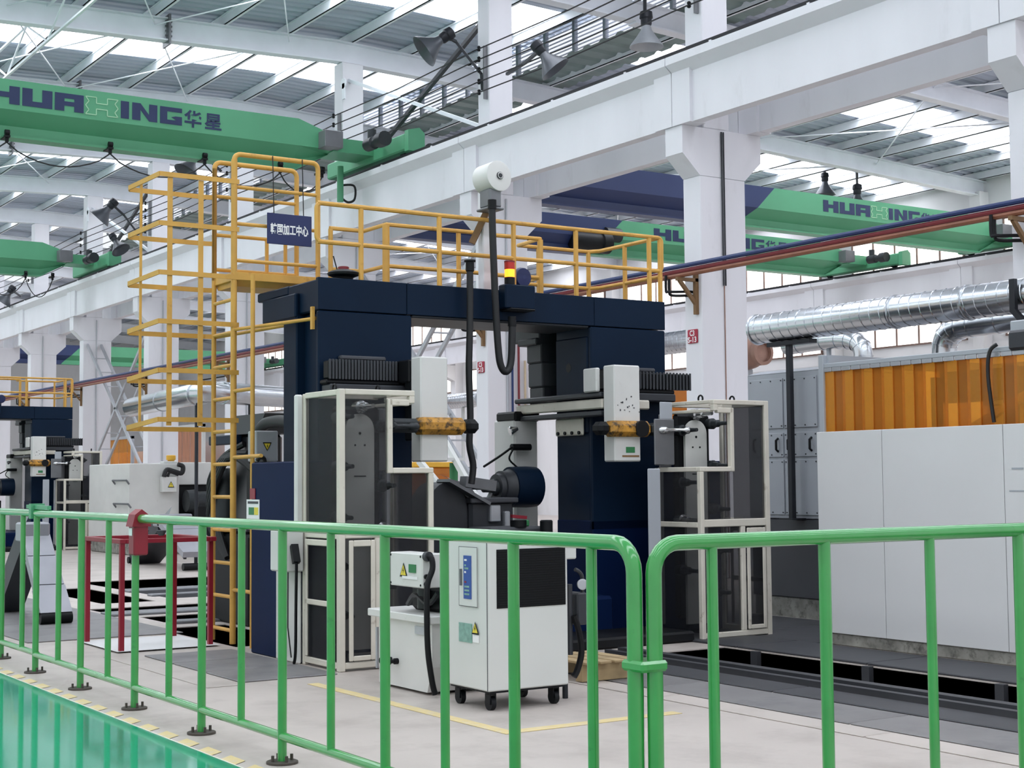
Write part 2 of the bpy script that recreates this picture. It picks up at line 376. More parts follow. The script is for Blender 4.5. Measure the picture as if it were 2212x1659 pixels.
def splice(x, y, zf, d=.48):
    mb = MB().box(x-.2, x+.2, y-.02, y+.02, zf(y)-d-.1, zf(y)+.06)
    for i in range(4):
        for s in (-1, 1): mb.cyl((x+s*.1, y-.07, zf(y)-.08-i*.1), (x+s*.1, y+.07, zf(y)-.08-i*.1), .025, 6)
    obj('splice_plate', mb, 'grey_metal', ceil)
P1 = [-7.5+1.5*i for i in range(18)]; P2 = [20.3+1.4*i for i in range(12)]
for k in BAYS:
    xl, xr = K(k+1), K(k); xm = (xl+xr)/2
    for (ya, yb, zf) in ((-8, 14.6, lambda y: z1(y)+.24), (14.6, 18.2, lambda y: z1(y)+.24), (20, 36.3, lambda y: z2(y)+.24)):
        corrugated('roof_sheet', xl, xm-.9, ya, yb, zf, 'roof_sheet', ceil); corrugated('roof_sheet', xm+.9, xr, ya, yb, zf, 'roof_sheet', ceil)
    if k > 9: continue
    for P, zf in ((P1, z1), (P2, z2)):
        for a, b in zip(P, P[1:]):
            if zf is z1 and a < -7: continue
            obj('roof_light', MB().add([(xm-.9, a, zf(a)+.25), (xm+.9, a, zf(a)+.25), (xm+.9, b, zf(b)+.25), (xm-.9, b, zf(b)+.25)], [(0, 1, 2, 3)]), 'skylight', ceil)
for P, zf in ((P1, z1), (P2, z2)):
    for y in P:
        obj('purlin', MB().box(XA, XB, y-.035, y+.035, zf(y), zf(y)+.02).box(XA, XB, y-.035, y-.02, zf(y), zf(y)+.22).box(XA, XB, y-.06, y+.035, zf(y)+.2, zf(y)+.23), 'steel_white', ceil)
for k in range(-4, 13):
    rafter(K(k), -8, 14.6, z1); rafter(K(k), 14.6, 18.2, z1); rafter(K(k), 18.2, 36, lambda y: min(z2(y), z1(y)), .46)
    if 0 < k < 8: splice(K(k), 10.75, z1); splice(K(k), 21.3, z2, .46)
# eave struts, ridge struts and bracing rods between the rafters
for k in range(0, 9):
    xl, xr = K(k+1), K(k)
    mb = MB()
    for a, b in ((7.5, 10.5), (10.5, 13.5)):
        mb.cyl((xl, a, z1(a)-.15), (xr, b, z1(b)-.15), .015, 6).cyl((xl, b, z1(b)-.15), (xr, a, z1(a)-.15), .015, 6)
    for a, b in ((22.5, 27), (27, 31.5)):
        mb.cyl((xl, a, z2(a)-.15), (xr, b, z2(b)-.15), .018, 6).cyl((xl, b, z2(b)-.15), (xr, a, z2(a)-.15), .018, 6)
    obj('brace_rod', mb, 'steel_white', ceil)
    if k < 1: continue
    mb = MB()                       # trussed eave strut
    xs = [xl+(xr-xl)*i/4 for i in range(5)]
    mb.bar((xl, 8.3, z1(8)-.05), (xr, 8.3, z1(8)-.05), .05, .04).bar((xl, 8.3, z1(8)-.75), (xr, 8.3, z1(8)-.75), .05, .04)
    for i in range(4): mb.bar((xs[i], 8.3, z1(8)-(.05 if i % 2 else .75)), (xs[i+1], 8.3, z1(8)-(.75 if i % 2 else .05)), .03, .03)
    obj('trussed_strut', mb, 'steel_white', ceil)
# raised ventilator over the joint of the two halls, with its louvred side
corrugated('ventilator_roof', K(7), K(-3), 17.9, 20.7, lambda y: 12.45-.02*(y-15), 'roof_sheet', ceil)
obj('ventilator_back', MB().box(K(7), K(-3), 18.1, 18.16, 11.4, 12.5), 'roof_sheet', ceil)
corrugated('eave_sheet', K(7), K(-3), 19.35, 20.9, lambda y: 11.06-.03*(y-19.35), 'roof_green', ceil, .6)
for k in range(-2, 7):
    xl, xr = K(k+1), K(k); n = 5; w = (xr-xl)/n
    obj('sill_board', MB().box(xl, xr, 20.25, 20.3, 11.08, 11.32), 'louver', ceil)
    for i in range(n):
        obj('louver_post', MB().box(xl+w*i-.05, xl+w*i+.05, 20.2, 20.3, 11.05, 12.4), 'louver', ceil)
        mb = MB()
        for j in range(11):
            z = 11.34+.092*j; mb.add([(xl+w*i+.05, 20.24, z), (xl+w*(i+1)-.05, 20.24, z), (xl+w*(i+1)-.05, 20.33, z+.085), (xl+w*i+.05, 20.33, z+.085)], [(0, 1, 2, 3)])
        o = obj('louver_slats', mb, 'louver', ceil)
    obj('ventilator_tie', MB().bar((xr, 18.2, 11.3), (xr, 20.2, 12.3), .08, .12).bar((xl, 20.25, 12.42), (xr, 20.25, 12.42), .1, .1), 'steel_white', ceil)
# ---- far walls
wf = obj('wall_far', MB().box(XA, XB, 36.0, 36.3, 0, 10.6), 'wall_white', base=(-30, 36.15, 0), label='white plastered far wall of the second hall with two rows of windows', cat='wall', kind='structure')
for k in range(-1, 12):
    obj('pilaster', MB().rbox(K(k)-.2, K(k)+.2, 35.6, 36.0, 0, 9.9, .01), 'wall_white', wf)
    obj('corbel', MB().prism([(35.6, 6.05), (34.75, 6.4), (34.75, 6.78), (35.6, 6.78)], 'x', K(k)-.2, K(k)+.2), 'wall_white', wf)
obj('wall_band', MB().box(XA, XB, 35.96, 36.0, 5.2, 5.45), 'wall_white', wf)
obj('wall_left', MB().box(XA-.3, XA, -8, 36.3, 0, 12.6), 'wall_white', base=(XA-.15, 14, 0), label='white end wall closing the halls in the far distance', cat='wall', kind='structure')
n = 0
for k in range(0, 11):
    xl, xr = K(k+1)+.75, K(k)-.75
    for (za, zb, row) in ((7.98, 9.0, 'upper'), (5.62, 6.5, 'lower')):
        n += 1
        wd = thing('window_%d' % n, ((xl+xr)/2, 35.97, za), 'bright %s window with five panes in bay %d of the far wall' % (row, k+1), 'window', row+' windows of the far wall', 'structure')
        w = (xr-xl)/5; mb = MB().box(xl-.04, xr+.04, 35.93, 35.99, za-.05, za).box(xl-.04, xr+.04, 35.93, 35.99, zb, zb+.05)
        for i in range(6): mb.box(xl+w*i-.03, xl+w*i+.03, 35.93, 35.99, za, zb)
        obj('window_frame', mb, 'frame_brown', wd)
        p0 = None
        for i in range(5):
            if p0 is None: p0 = obj('pane', MB().box(xl+.03, xl+w-.03, 35.955, 35.975, za, zb), 'window_light', wd)
            else: inst('pane', p0, wd, (w*i, 0, 0))
# ---- steel cross bracing in the column row
def xbrace(k, zb, zt, upper):
    xl, xr = K(k+1)+.2, K(k)-.2; y = 14.95
    o = thing('cross_brace', ((xl+xr)/2, y, zb), '%s steel cross bracing between columns %d and %d of the middle row' % ('upper' if upper else 'lower', k+2, k+3), 'bracing', 'column row bracing', 'structure')
    if upper:
        obj('brace_bar', MB().bar((xl, y-.1, zt), (xr, y-.1, zb), .07, .07), 'steel_white', o); obj('brace_bar', MB().bar((xl, y, zb), (xr, y, zt), .08, .08), 'charcoal', o)
        obj('gusset_plate', MB().lathe((xl+.05, y-.28, zt-.1), (0, 1, 0), [(0, .12), (.03, .12)], 14).box(xl, xl+.12, y-.28, y-.25, zt-.45, zt-.1), 'steel_white', o)
    else:
        for (a, b) in (((xl, zt), (xr, zb)), ((xl, zb), (xr, zt))):
            mb = MB(); 
            for s in (-.22, .22): mb.bar((a[0], y+s, a[1]), (b[0], y+s, b[1]), .06, .09)
            obj('laced_strut', mb, 'steel_light', o)
            mb = MB()
            for i in range(1, 9):
                t = i/9; mb.bar((a[0]+(b[0]-a[0])*t, y-.22, a[1]+(b[1]-a[1])*t), (a[0]+(b[0]-a[0])*t, y+.22, a[1]+(b[1]-a[1])*t), .07, .03)
            obj('batten', mb, 'steel_light', o)
xbrace(1, 8.1, 10.3, True); xbrace(4, 8.1, 10.3, True)
xbrace(1, 1.2, 6.0, False); xbrace(4, 1.6, 5.9, False)
# ================================================================== CRANES, WIRES, LAMPS, PIPES
def loft_y(mb, prof, y0, y1):
    """closed (x, z) profile swept along Y; y0 / y1 may depend on the profile point"""
    n = len(prof); A = [(x, y0(z) if callable(y0) else y0, z) for x, z in prof]; B = [(x, y1(z) if callable(y1) else y1, z) for x, z in prof]
    return mb.add(A+B, [tuple(range(n))[::-1], tuple(range(n, 2*n))]+[(k, (k+1)%n, n+(k+1)%n, n+k) for k in range(n)])
GL = {'H': (-20, 43), 'U': (48, 110), 'A': (115, 176), 'X': (180, 250), 'I': (256, 274), 'N': (281, 337), 'G': (343, 393)}
def word_huaxing(parent, x, y0, z0, s, h, slant=0):
    """block lettering on the +X face; y0 = left end, s = metres per layout unit, h = letter height"""
    mb = MB(); ol = MB()
    def R(L, a, b, c, d):
        l, r = GL[L]; w = (r-l)*s; o = y0+(l+20)*s
        mb.add([(x, o+a*w, z0+c*h), (x, o+b*w, z0+c*h), (x, o+b*w, z0+d*h), (x, o+a*w, z0+d*h)], [(0, 1, 2, 3)])
    def Pg(L, pts):
        l, r = GL[L]; w = (r-l)*s; o = y0+(l+20)*s
        mb.add([(x, o+a*w, z0+c*h) for a, c in pts], [tuple(range(len(pts)))])
    R('H', 0, .34, 0, 1); R('H', .66, 1, 0, 1); R('H', .34, .66, .36, .66)
    R('U', 0, .34, .3, 1); R('U', .66, 1, .3, 1); R('U', 0, 1, 0, .3)
    R('A', 0, .33, 0, 1); R('A', .67, 1, 0, 1); R('A', .33, .67, .72, 1); R('A', .33, .67, .3, .55)
    R('I', 0, 1, 0, 1)
    R('N', 0, .33, 0, 1); R('N', .67, 1, 0, 1); Pg('N', [(.33, 1), (.33, .62), (.67, 0), (.67, .38)])
    R('G', 0, .33, 0, 1); R('G', .33, 1, .74, 1); R('G', .33, 1, 0, .26); R('G', .7, 1, .26, .5); Pg('G', [(.5, .42), (.7, .5), (.7, .3)])
    obj('lettering', mb, 'letter_blue', parent)
    l, r = GL['X']; w = (r-l)*s; o = y0+(l+20)*s
    p = [(0, 1), (.33, 1), (.33, .66), (.67, .66), (.67, 1), (1, 1), (.9, .75), (1, .5), (.9, .25), (1, 0), (.67, 0), (.67, .34), (.33, .34), (.33, 0), (0, 0), (.1, .25), (0, .5), (.1, .75)]
    for a, b in zip(p, p[1:]+p[:1]): ol.bar((x-.003, o+a[0]*w, z0+a[1]*h), (x-.003, o+b[0]*w, z0+b[1]*h), .016, .008, (1, 0, 0))
    obj('letter_outline', ol, 'outline_pale', parent)
    obj('lettering', text_mesh('华', h*1.05, (0, 1, 0), (0, 0, 1), (x, y0+(398+20)*s, z0+.08*h), 0, .028*h, 40*s), 'letter_blue', parent)
    obj('lettering', text_mesh('星', h*1.05, (0, 1, 0), (0, 0, 1), (x, y0+(445+20)*s, z0+.08*h), 0, .028*h, 40*s), 'letter_blue', parent)
def crane(X0, ya, yb, zt, label, split=None, ytap=.75, words=(), ends=(True, True), railY=(None, None), group='green bridge cranes'):
    xc = X0-.35; zf, zm, zb = zt-.54, zt-.78, zt-1.0
    prof = [(X0, zt), (X0, zf), (xc+.09, zm), (xc+.09, zb+.04), (xc+.17, zb+.04), (xc+.17, zb), (xc-.17, zb), (xc-.17, zb+.04), (xc-.09, zb+.04), (xc-.09, zm), (X0-.7, zf), (X0-.7, zt)]
    t = thing('bridge_crane', (xc, (ya+yb)/2, zb), label, 'crane', group)
    lo, hi = ya+(ytap if ends[0] else 0), yb-(ytap if ends[1] else 0)
    if split:
        cut = lambda z: split-1.05*(zt-z)
        g = obj('girder', loft_y(MB(), prof, cut, hi), 'crane_green', t); obj('blue_girder_end', loft_y(MB(), prof, lo, cut), 'crane_blue', t)
    else: g = obj('girder', loft_y(MB(), prof, lo, hi), 'crane_green', t)
    def taper(y0, y1, mname):
        n = len(prof); A = [(x, y0, z) for x, z in prof]; B = [(x, y1, min(z, zt-.24) if z > zf-.01 else max(z, zf-.06)) for x, z in prof]
        obj('tapered_end', MB().add(A+B, [tuple(range(n))[::-1], tuple(range(n, 2*n))]+[(k, (k+1)%n, n+(k+1)%n, n+k) for k in range(n)]), mname, t)
    if ends[1]: taper(hi, yb, 'crane_green')
    if ends[0]: taper(lo, ya, 'crane_blue' if split else 'crane_green')
    for e, ry in zip((ya, yb), railY):
        if ry is None: continue
        s = 1 if e == yb else -1
        b = obj('end_truck', MB().rbox(X0-2.1, X0+1.35, ry-.2, ry+.16, 7.98, zt-.36, .03).box(X0-.75, X0+.05, e-.02*s, ry, zf-.04, zt-.3), 'crane_green', t)
        obj('buffer_plate', MB().prism([(ry-.2, 7.95), (ry+.17, 7.95), (ry+.17, 8.32), (ry+.05, 8.42), (ry-.2, 8.36)], 'x', X0+1.35, X0+1.5), 'crane_green', b)
        obj('wheel', MB().cyl((X0+1.0, ry-.06, 8.03), (X0+1.0, ry+.06, 8.03), .11, 16).cyl((X0-1.75, ry-.06, 8.03), (X0-1.75, ry+.06, 8.03), .11, 16), 'black', b)
        obj('drive_motor', MB().lathe((X0+.45, ry-.55, 8.2), (1, 0, 0), [(0, .06), (.02, .13), (.3, .13), (.32, .1), (.5, .1), (.52, .15), (.75, .15)], 16).cyl((X0+.55, ry-.5, 8.3), (X0+.55, ry-.5, 8.5), .09, 12), 'motor_dark', b)
        obj('junction_box', MB().rbox(X0-.05, X0+.3, e-.1*s-.22, e-.1*s+.18, zf-.02, zt-.22, .01), 'grey_metal', b)
    for (w0, z0, s, h) in words: word_huaxing(t, X0+.006, w0, z0, s, h)
    return t, zb, xc
def festoon(t, xc, zb, ys, drop=.35):
    for i, y in enumerate(ys):
        tr = obj('cable_trolley', MB().box(xc-.05, xc+.25, y-.05, y+.05, zb-.02, zb+.02).cyl((xc+.22, y-.04, zb+.07), (xc+.22, y+.04, zb+.07), .05, 10).box(xc+.19, xc+.22, y-.03, y+.03, zb-.1, zb+.05), 'black', t)
        if i+1 < len(ys):
            y2 = ys[i+1]; P = [(xc+.2, y+(y2-y)*u, zb-.1-drop*(1-(2*u-1)**2)-(.04 if 0 < u < 1 else 0)) for u in [k/10 for k in range(11)]]
            obj('festoon_cable', MB().tube(P, .014, 6), 'cable', tr)
s1 = (UX(393, 246, -26.9).y-UX(48, 209, -26.9).y)/(393-48)
t1, zb, xc = crane(-26.9, -5.0, 13.3, 8.68, 'long green bridge crane with navy block lettering at upper left', words=[(UX(48, 209, -26.9).y-68*s1, 8.235, s1, .325)], ends=(False, True), railY=(None, 14.39))
festoon(t1, xc, zb, [UX(x, y, xc+.2).y for x, y in ((-230, 260), (15, 273), (238, 300), (442, 314), (605, 326), (695, 333))], .3)
pole = UX(735, 436, -27.6)
obj('drop_pole', MB().cyl((-27.6, pole.y, zb+.3), pole, .07, 10), 'crane_green', t1)
obj('pendant_loop', MB().tube(smooth_path([UX(738, 400, -27.6), UX(765, 402, -27.6), UX(766, 430, -27.6), UX(752, 437, -27.6), UX(738, 428, -27.6)]), .025, 6), 'cable', t1)
t2, zb, xc = crane(-45.1, -5.0, 13.4, 8.72, 'smaller looking plain green bridge crane at the left edge behind the yellow ladder', ends=(False, True), railY=(None, 14.39))
festoon(t2, xc, zb, [8, 9.5, 11, 12.2, 13], .5)
YA = lambda px, py: UX(px, py, -27.4).y
sA = (YA(1987, 480)-YA(1778, 448))/413
crane(-27.4, 16.3, 34.25, 8.68, 'upper green and blue bridge crane with lettering in the second hall', split=YA(1673, 407), words=[(YA(1778, 448), 8.25, sA, .3)], railY=(15.71, 35.05))
YB = lambda px, py: UX(px, py, -33.1).y
sB = (YB(1700, 530)-YB(1412, 505))/504
tb, zb, xc = crane(-33.1, 16.3, 34.0, 8.69, 'lower green and blue bridge crane farther back in the second hall', split=YB(1345, 475), words=[(YB(1412, 505), 8.25, sB, .32)], railY=(15.71, 35.05))
hy = UX(1265, 470, -33.3).y
h = thing('wire_rope_hoist', (-33.45, hy, 7.2), 'dark wire rope hoist hanging under the blue end of the lower crane', 'hoist')
obj('hoist_drum', MB().lathe((-33.1, hy-.6, 8.0), (0, 1, 0), [(0, .1), (.02, .25), (.9, .25), (.92, .3), (1.2, .3), (1.22, .1)], 18), 'black', h)
obj('hoist_frame', MB().rbox(-33.8, -33.2, hy-.3, hy+.5, 7.75, 8.35, .03), 'dark_metal', h)
obj('hoist_motor', MB().cyl((-33.1, hy+.5, 8.25), (-33.1, hy+1.0, 8.25), .2, 14), 'motor_dark', h)
crane(-78, 16.3, 34.2, 8.7, 'distant green and blue bridge crane seen between far columns at left', split=24, railY=(15.71, 35.05))
# ---- power wires along the upper columns
for i, z in enumerate((9.48, 9.28, 9.08, 8.86, 8.66)):
    P = []
    for k in range(-3, 11):
        P += [(K(k), 14.5, z), (K(k)-3.015, 14.5, z-.05)]
    obj('power_wire', MB().tube(P, .013, 5), 'cable', base=(K(3), 14.5, z), label='thin dark power wire strung along the upper columns, %s of five' % ('topmost', 'second from top', 'middle', 'fourth from top', 'lowest')[i], cat='wire', group='crane power wires')
for k, c in COLS.items():
    if k > 8: continue
    obj('insulator_rack', MB().box(K(k)+.115, K(k)+.145, 14.6, 14.68, 8.55, 9.55), 'grey_metal', c)
    mb = MB()
    for z in (9.48, 9.28, 9.08, 8.86, 8.66): mb.lathe((K(k)+.13, 14.5, z-.05), (0, 0, 1), [(0, .02), (.02, .035), (.05, .022), (.08, .035), (.1, .02)], 8)
    obj('insulator', mb, 'black', c)
# ---- bell lamps
def bell_lamp(p, d, label, s=1.0, arm=None, mname='lamp_grey'):
    p = Vector(p); d = Vector(d).normalized()
    t = thing('bell_lamp', p, label, 'lamp', 'bell shaped hall lamps')
    obj('shade', MB().lathe(p, d, [(0, .07*s), (.08*s, .09*s), (.2*s, .17*s), (.32*s, .26*s), (.36*s, .28*s), (.355*s, .265*s), (.2*s, .15*s), (.19*s, .01)], 24), mname, t)
    obj('housing', MB().lathe(p-d*.24*s, d, [(0, .06*s), (.02*s, .1*s), (.12*s, .11*s), (.14*s, .09*s), (.22*s, .09*s), (.25*s, .075*s)], 18), 'dark_metal', t)
    if arm:
        mb = MB()
        for a, b in zip(arm, arm[1:]): mb.bar(a, b, .05, .05)
        obj('bracket_arm', mb, 'charcoal', t)
def on_row(x, y, Y=14.35): return UY(x, y, Y)
bell_lamp(on_row(953, 85, 14.0), (-.3, -.75, -.6), 'tilted grey bell lamp on an arm left of the nearest tall upper column', 1.15, [on_row(958, 75, 14.0), on_row(985, 90, 14.3), on_row(1040, 160, 14.6), on_row(1042, 195, 14.66)])
bell_lamp(on_row(1172, 115, 14.2), (.35, .5, -.8), 'dark bell lamp hanging askew in front of the louvres', 1.0, [on_row(1170, 105, 14.2), on_row(1135, 135, 14.5), on_row(1095, 160, 14.68)])
bell_lamp(UY(1396, 55, 18), (0, 0, -1), 'pale grey bell lamp hanging upright near the top centre', 1.2, [UY(1393, 40, 18), UY(1393, -12, 18)], 'motor_grey')
bell_lamp(on_row(418, 345, 13.8), (.1, -.5, -.8), 'dark box-like bell lamp hanging under the left crane girder', 1.15, [on_row(420, 335, 13.8), on_row(450, 345, 14.3), on_row(478, 370, 14.68)])
bell_lamp(on_row(236, 448, 13.9), (-.3, -.6, -.75), 'tilted bell lamp at upper left beside the yellow ladder cage', 1.25, [on_row(235, 435, 13.9), on_row(268, 465, 14.4), on_row(295, 500, 14.68)])
bell_lamp(on_row(249, 520, 14.0), (.5, .3, -.8), 'small dark bell lamp standing above the left crane end truck', 1.0, [on_row(246, 515, 14.0), on_row(232, 505, 14.4)])
bell_lamp(on_row(20, 632, 14.0), (-.2, -.5, -.8), 'far bell lamp at the left edge above the runway beam', 1.2, [on_row(22, 625, 14.0), on_row(45, 640, 14.6)])
for px, py, lb, ss in ((1782, 392, 'left', 1.1), (1852, 420, 'right', 1.25)):
    q = UY(px, py, 31.5); bell_lamp(q, (0, 0, -1), lb+' of two bell lamps hanging above the upper crane in the second hall', ss, [q+Vector((0, 0, .2)), Vector((q.x, 31.5, z2(31.5)+.1))])
# ---- supply pipes along the columns with brackets and drops
for nm, c, y, z in (('blue', 'pipe_blue', 14.3, 4.66), ('dark red', 'pipe_red', 14.33, 4.595), ('brown', 'pipe_brown', 14.3, 4.525)):
    obj('supply_pipe', MB().cyl((K(9), y, z), (K(-3), y, z), .034, 8), c, base=(K(3), y, z), label='long %s supply pipe running along the columns' % nm, cat='pipe', group='supply pipes on brackets')
PB = {-1: 'rusty pipe bracket at the right edge of the picture under the pipes', 0: 'rusty pipe bracket on the large column above the red sign', 1: 'rusty pipe bracket on the column seen through the gantry opening', 2: 'rusty pipe bracket on the column hidden behind the left gantry column', 3: 'rusty pipe bracket on the column just behind the yellow ladder', 4: 'rusty pipe bracket on the column left of the yellow ladder cage', 5: 'rusty pipe bracket above the far blue machine at left', 6: 'small far pipe bracket at the left edge'}
for k in range(-1, 7):
    x = K(k)+.1; b = thing('pipe_bracket', (x, 14.5, 4.0), PB[k], 'bracket', 'pipe brackets on the columns')
    obj('bracket_frame', MB().box(x-.03, x+.03, 14.54, 14.6, 3.95, 4.62).box(x-.03, x+.03, 14.2, 14.6, 4.44, 4.49).bar((x, 14.25, 4.45), (x, 14.57, 4.1), .05, .05), 'bracket_rust', b)
    mb = MB()
    for i, dy in enumerate((0, .06)):
        mb.tube(smooth_path([(x-.3, 14.3-dy, 4.55), (x-.3, 14.3-dy, 4.32), (x-.26, 14.32-dy, 4.25+.05*i), (x-.1, 14.5, 4.24+.06*i), (x-.1, 14.6, 4.24+.06*i)], 4), .022, 6)
    obj('pipe_branch', mb, 'black', b)
for i, (c, nm) in enumerate((('pipe_blue', 'blue'), ('pipe_red', 'dark red'), ('pipe_cream', 'cream'), ('pipe_brown', 'brown'))):
    y = 15.1+.14*i; x = K(1)+.26
    obj('drop_pipe', MB().cyl((x, y, 0), (x, y, 4.6-.9*(i > 1)), .022, 8), c, base=(x, y, 0), label='%s vertical pipe running down the column seen through the gantry' % nm, cat='pipe', group='pipes down the column')
# ---- number signs on the columns
def col_sign(k, zc, label):
    x = K(k); t = thing('column_sign', (x, 14.59, zc-.1), label, 'sign', 'red column number signs')
    obj('plate', MB().rbox(x-.125, x+.105, 14.575, 14.6, zc-.105, zc+.105, .02), 'sign_red', t)
    obj('lettering', text_mesh('C3', .115, (1, 0, 0), (0, 0, 1), (x-.065, 14.573, zc+.008), 0, .003, .11), 'text_white', t)
    obj('lettering', text_mesh('S-13', .115, (1, 0, 0), (0, 0, 1), (x-.11, 14.573, zc-.09), 0, .003, .2), 'text_white', t)
col_sign(0, 3.63, 'red sign reading C3 S-13 on the large column at right')
col_sign(1, 3.57, 'red sign on the column seen through the gantry opening')
# ================================================================== GANTRY MACHINING CENTRE
def build_machine(label):
    T = thing('gantry_machining_center', (-12.2, 7.65, 0), label, 'machine', 'blue gantry machines')
    my = lambda y: 15.3-y
    def B(name, m, *a, parent=None, r=.012): return obj(name, MB().rbox(*a, r), m, parent or T)
    # --- two columns (left and right mirrored about the middle)
    for s, f in (('l', lambda y: y), ('r', my)):
        B('column_front', 'blue', -11.9, -11.85, f(5.715), f(6.65), 1.0, 2.992)
        B('column_core', 'blue', -12.46, -11.9, f(5.80), f(6.64), 0, 2.992)
        B('column_rib', 'blue', -12.58, -12.3, f(5.715), f(5.9), 1.6, 3.19)
        B('column_back', 'black', -12.95, -12.46, f(5.9), f(6.3), 0, 2.99)
        B('plinth', 'blue_plinth', -12.45, -11.45, f(5.35), f(5.80), 0, 1.67)
        B('column_foot', 'blue_plinth', -12.46, -11.85, f(5.80), f(6.65), 0, 1.1)
        inner = B('column_inner_plate', 'blue', -12.44, -11.9, f(6.63), f(6.66), 1.95, 2.9)
        obj('port_hole', MB().lathe((-12.216, f(6.655), 2.607), (0, f(6)-f(5), 0), [(0, .045), (.006, .045)], 20), 'black', inner)
        for i, (za, zb, d) in enumerate(((2.70, 2.92, .0), (2.45, 2.70, .012), (2.2, 2.45, .024))):
            B('way_cover', ('charcoal', 'plinth_grey', 'charcoal')[i], -12.97+d*.5, -12.70, f(6.3), f(6.66-d), za, zb)
        B('way_cover_head', 'charcoal', -13.18, -12.7, f(6.3), f(6.68), 2.92, 3.1); B('way_cover_head', 'charcoal', -13.05, -12.7, f(6.3), f(6.72), 2.88, 2.95)
    # --- beam of three front panels with open seams, soffit, rear walkway
    for a, b in ((5.715, 6.597), (6.603, 8.697), (8.703, 9.585)): B('beam_panel', 'blue', -11.9, -11.85, a, b, 3.0, 3.285, r=.004)
    B('beam_core', 'blue', -12.55, -11.9, 5.75, 9.55, 3.0, 3.28)
    B('beam_soffit', 'charcoal', -12.55, -11.86, 6.66, 8.64, 2.975, 3.0)
    B('walkway', 'blue', -13.25, -12.55, 5.75, 9.58, 3.2, 3.285)
    B('side_cabinet', 'blue', -13.02, -12.30, 5.70, 6.2, 2.97, 3.19)
    # --- tool changer guards (cages) left and right
    for s, f in (('l', lambda y: y), ('r', my)):
        cage = obj('guard_frame', MB(), 'cage_white', T) if False else None
        def q(*a): return MB().rbox(*a, .006)
        g = obj('guard_frame', q(-10.79, -10.735, f(5.36), f(5.415), 0, 2.235), 'cage_white', T)
        F = lambda *a: obj('frame_bar', q(*a), 'cage_white', g)
        F(-10.79, -10.735, f(5.415), f(6.05), 2.19, 2.235); F(-10.79, -10.735, f(6.0), f(6.05), 2.13, 2.19); F(-10.79, -10.735, f(5.815), f(6.0), 2.11, 2.16)
        F(-10.79, -10.735, f(5.80), f(5.845), 1.56, 2.16); F(-10.79, -10.735, f(5.845), f(6.225), 1.56, 1.605); F(-10.79, -10.735, f(6.18), f(6.225), 0, 1.56)
        F(-10.79, -10.735, f(5.415), f(6.18), 1.045, 1.115); F(-10.79, -10.735, f(5.415), f(6.18), .02, .07); F(-10.79, -10.735, f(5.68), f(5.735), .07, 1.045)
        F(-11.42, -11.37, f(5.36), f(5.40), 0, 2.225); F(-11.37, -10.79, f(5.36), f(5.40), 2.185, 2.232); F(-11.37, -10.79, f(5.36), f(5.40), 1.04, 1.11); F(-11.37, -10.79, f(5.36), f(5.40), .02, .07)
        F(-11.42, -11.37, f(6.18), f(6.225), 0, 1.6); F(-11.37, -10.79, f(6.18), f(6.225), 1.56, 1.605); F(-11.37, -10.79, f(6.18), f(6.225), 1.04, 1.09)
        F(-11.42, -10.79, f(6.0), f(6.05), 2.2, 2.235); F(-11.42, -10.79, f(6.0), f(6.05), 2.12, 2.15); F(-11.42, -11.37, f(5.40), f(6.05), 2.19, 2.235)
        # doors in the lower front
        F(-10.733, -10.72, f(5.44), f(5.48), .08, 1.03); F(-10.733, -10.72, f(5.635), f(5.675), .08, 1.03); F(-10.733, -10.72, f(5.48), f(5.635), .98, 1.03); F(-10.733, -10.72, f(5.48), f(5.635), .08, .12)
        F(-11.33, -10.83, f(5.34), f(5.355), .5, .545); F(-11.33, -11.29, f(5.34), f(5.355), .08, 1.03); F(-10.86, -10.82, f(5.34), f(5.355), .08, 1.03); F(-11.29, -10.86, f(5.34), f(5.355), .98, 1.03)
        P = lambda m, *a: obj('mesh_panel', MB().box(*a), m, g)
        P('mesh_dark', -10.765, -10.76, f(5.415), f(5.80), 1.115, 2.19); P('mesh_dark', -10.765, -10.76, f(5.845), f(6.18), 1.115, 1.56)
        P('mesh_dark', -10.765, -10.76, f(5.415), f(5.68), .07, 1.045); P('mesh_dark', -10.765, -10.76, f(5.735), f(6.18), .07, 1.045)
        P('mesh_dark', -11.37, -10.79, f(5.375), f(5.38), 1.11, 2.185); P('mesh_dark', -11.37, -10.79, f(5.375), f(5.38), .07, 1.04)
        P('mesh_dark', -11.37, -10.79, f(6.2), f(6.205), .07, 1.04); P('mesh_dark', -11.37, -10.79, f(6.2), f(6.205), 1.09, 1.56)
        for yy in (5.5, 5.9): obj('lifting_eye', MB().tube(arc((-11.1, f(yy), 2.262), .032, -.6, 3.74, (1, 0, 0), (0, 0, 1), 10), .009, 6), 'black', g)
        # tool magazine inside the guard
        c = 5.82; a0 = .135
        pts = [(c-a0, .1), (c+a0, .1), (c+a0, 1.93)]+[(c+a0*math.cos(t), 1.93+a0*math.sin(t)) for t in [math.pi*k/12 for k in range(1, 12)]]+[(c-a0, 1.93)]
        mg = obj('tool_magazine', MB().prism([(f(y), z) for y, z in pts], 'x', -11.30, -11.27), 'magazine_plate', T)
        obj('chain_plate', MB().rbox(-11.38, -11.31, f(5.60), f(6.04), .15, 2.13, .03), 'black', mg)
        obj('plate_hole', MB().lathe((-11.272, f(c), 1.90), (1, 0, 0), [(0, .012), (.006, .012)], 10), 'black', mg)
        for dy in (-.045, .045): obj('plate_hole', MB().lathe((-11.272, f(c+dy), 1.80), (1, 0, 0), [(0, .009), (.006, .009)], 10), 'black', mg)
        obj('plate_slot', MB().box(-11.272, -11.266, f(c-.055), f(c+.055), 1.535, 1.545), 'black', mg)
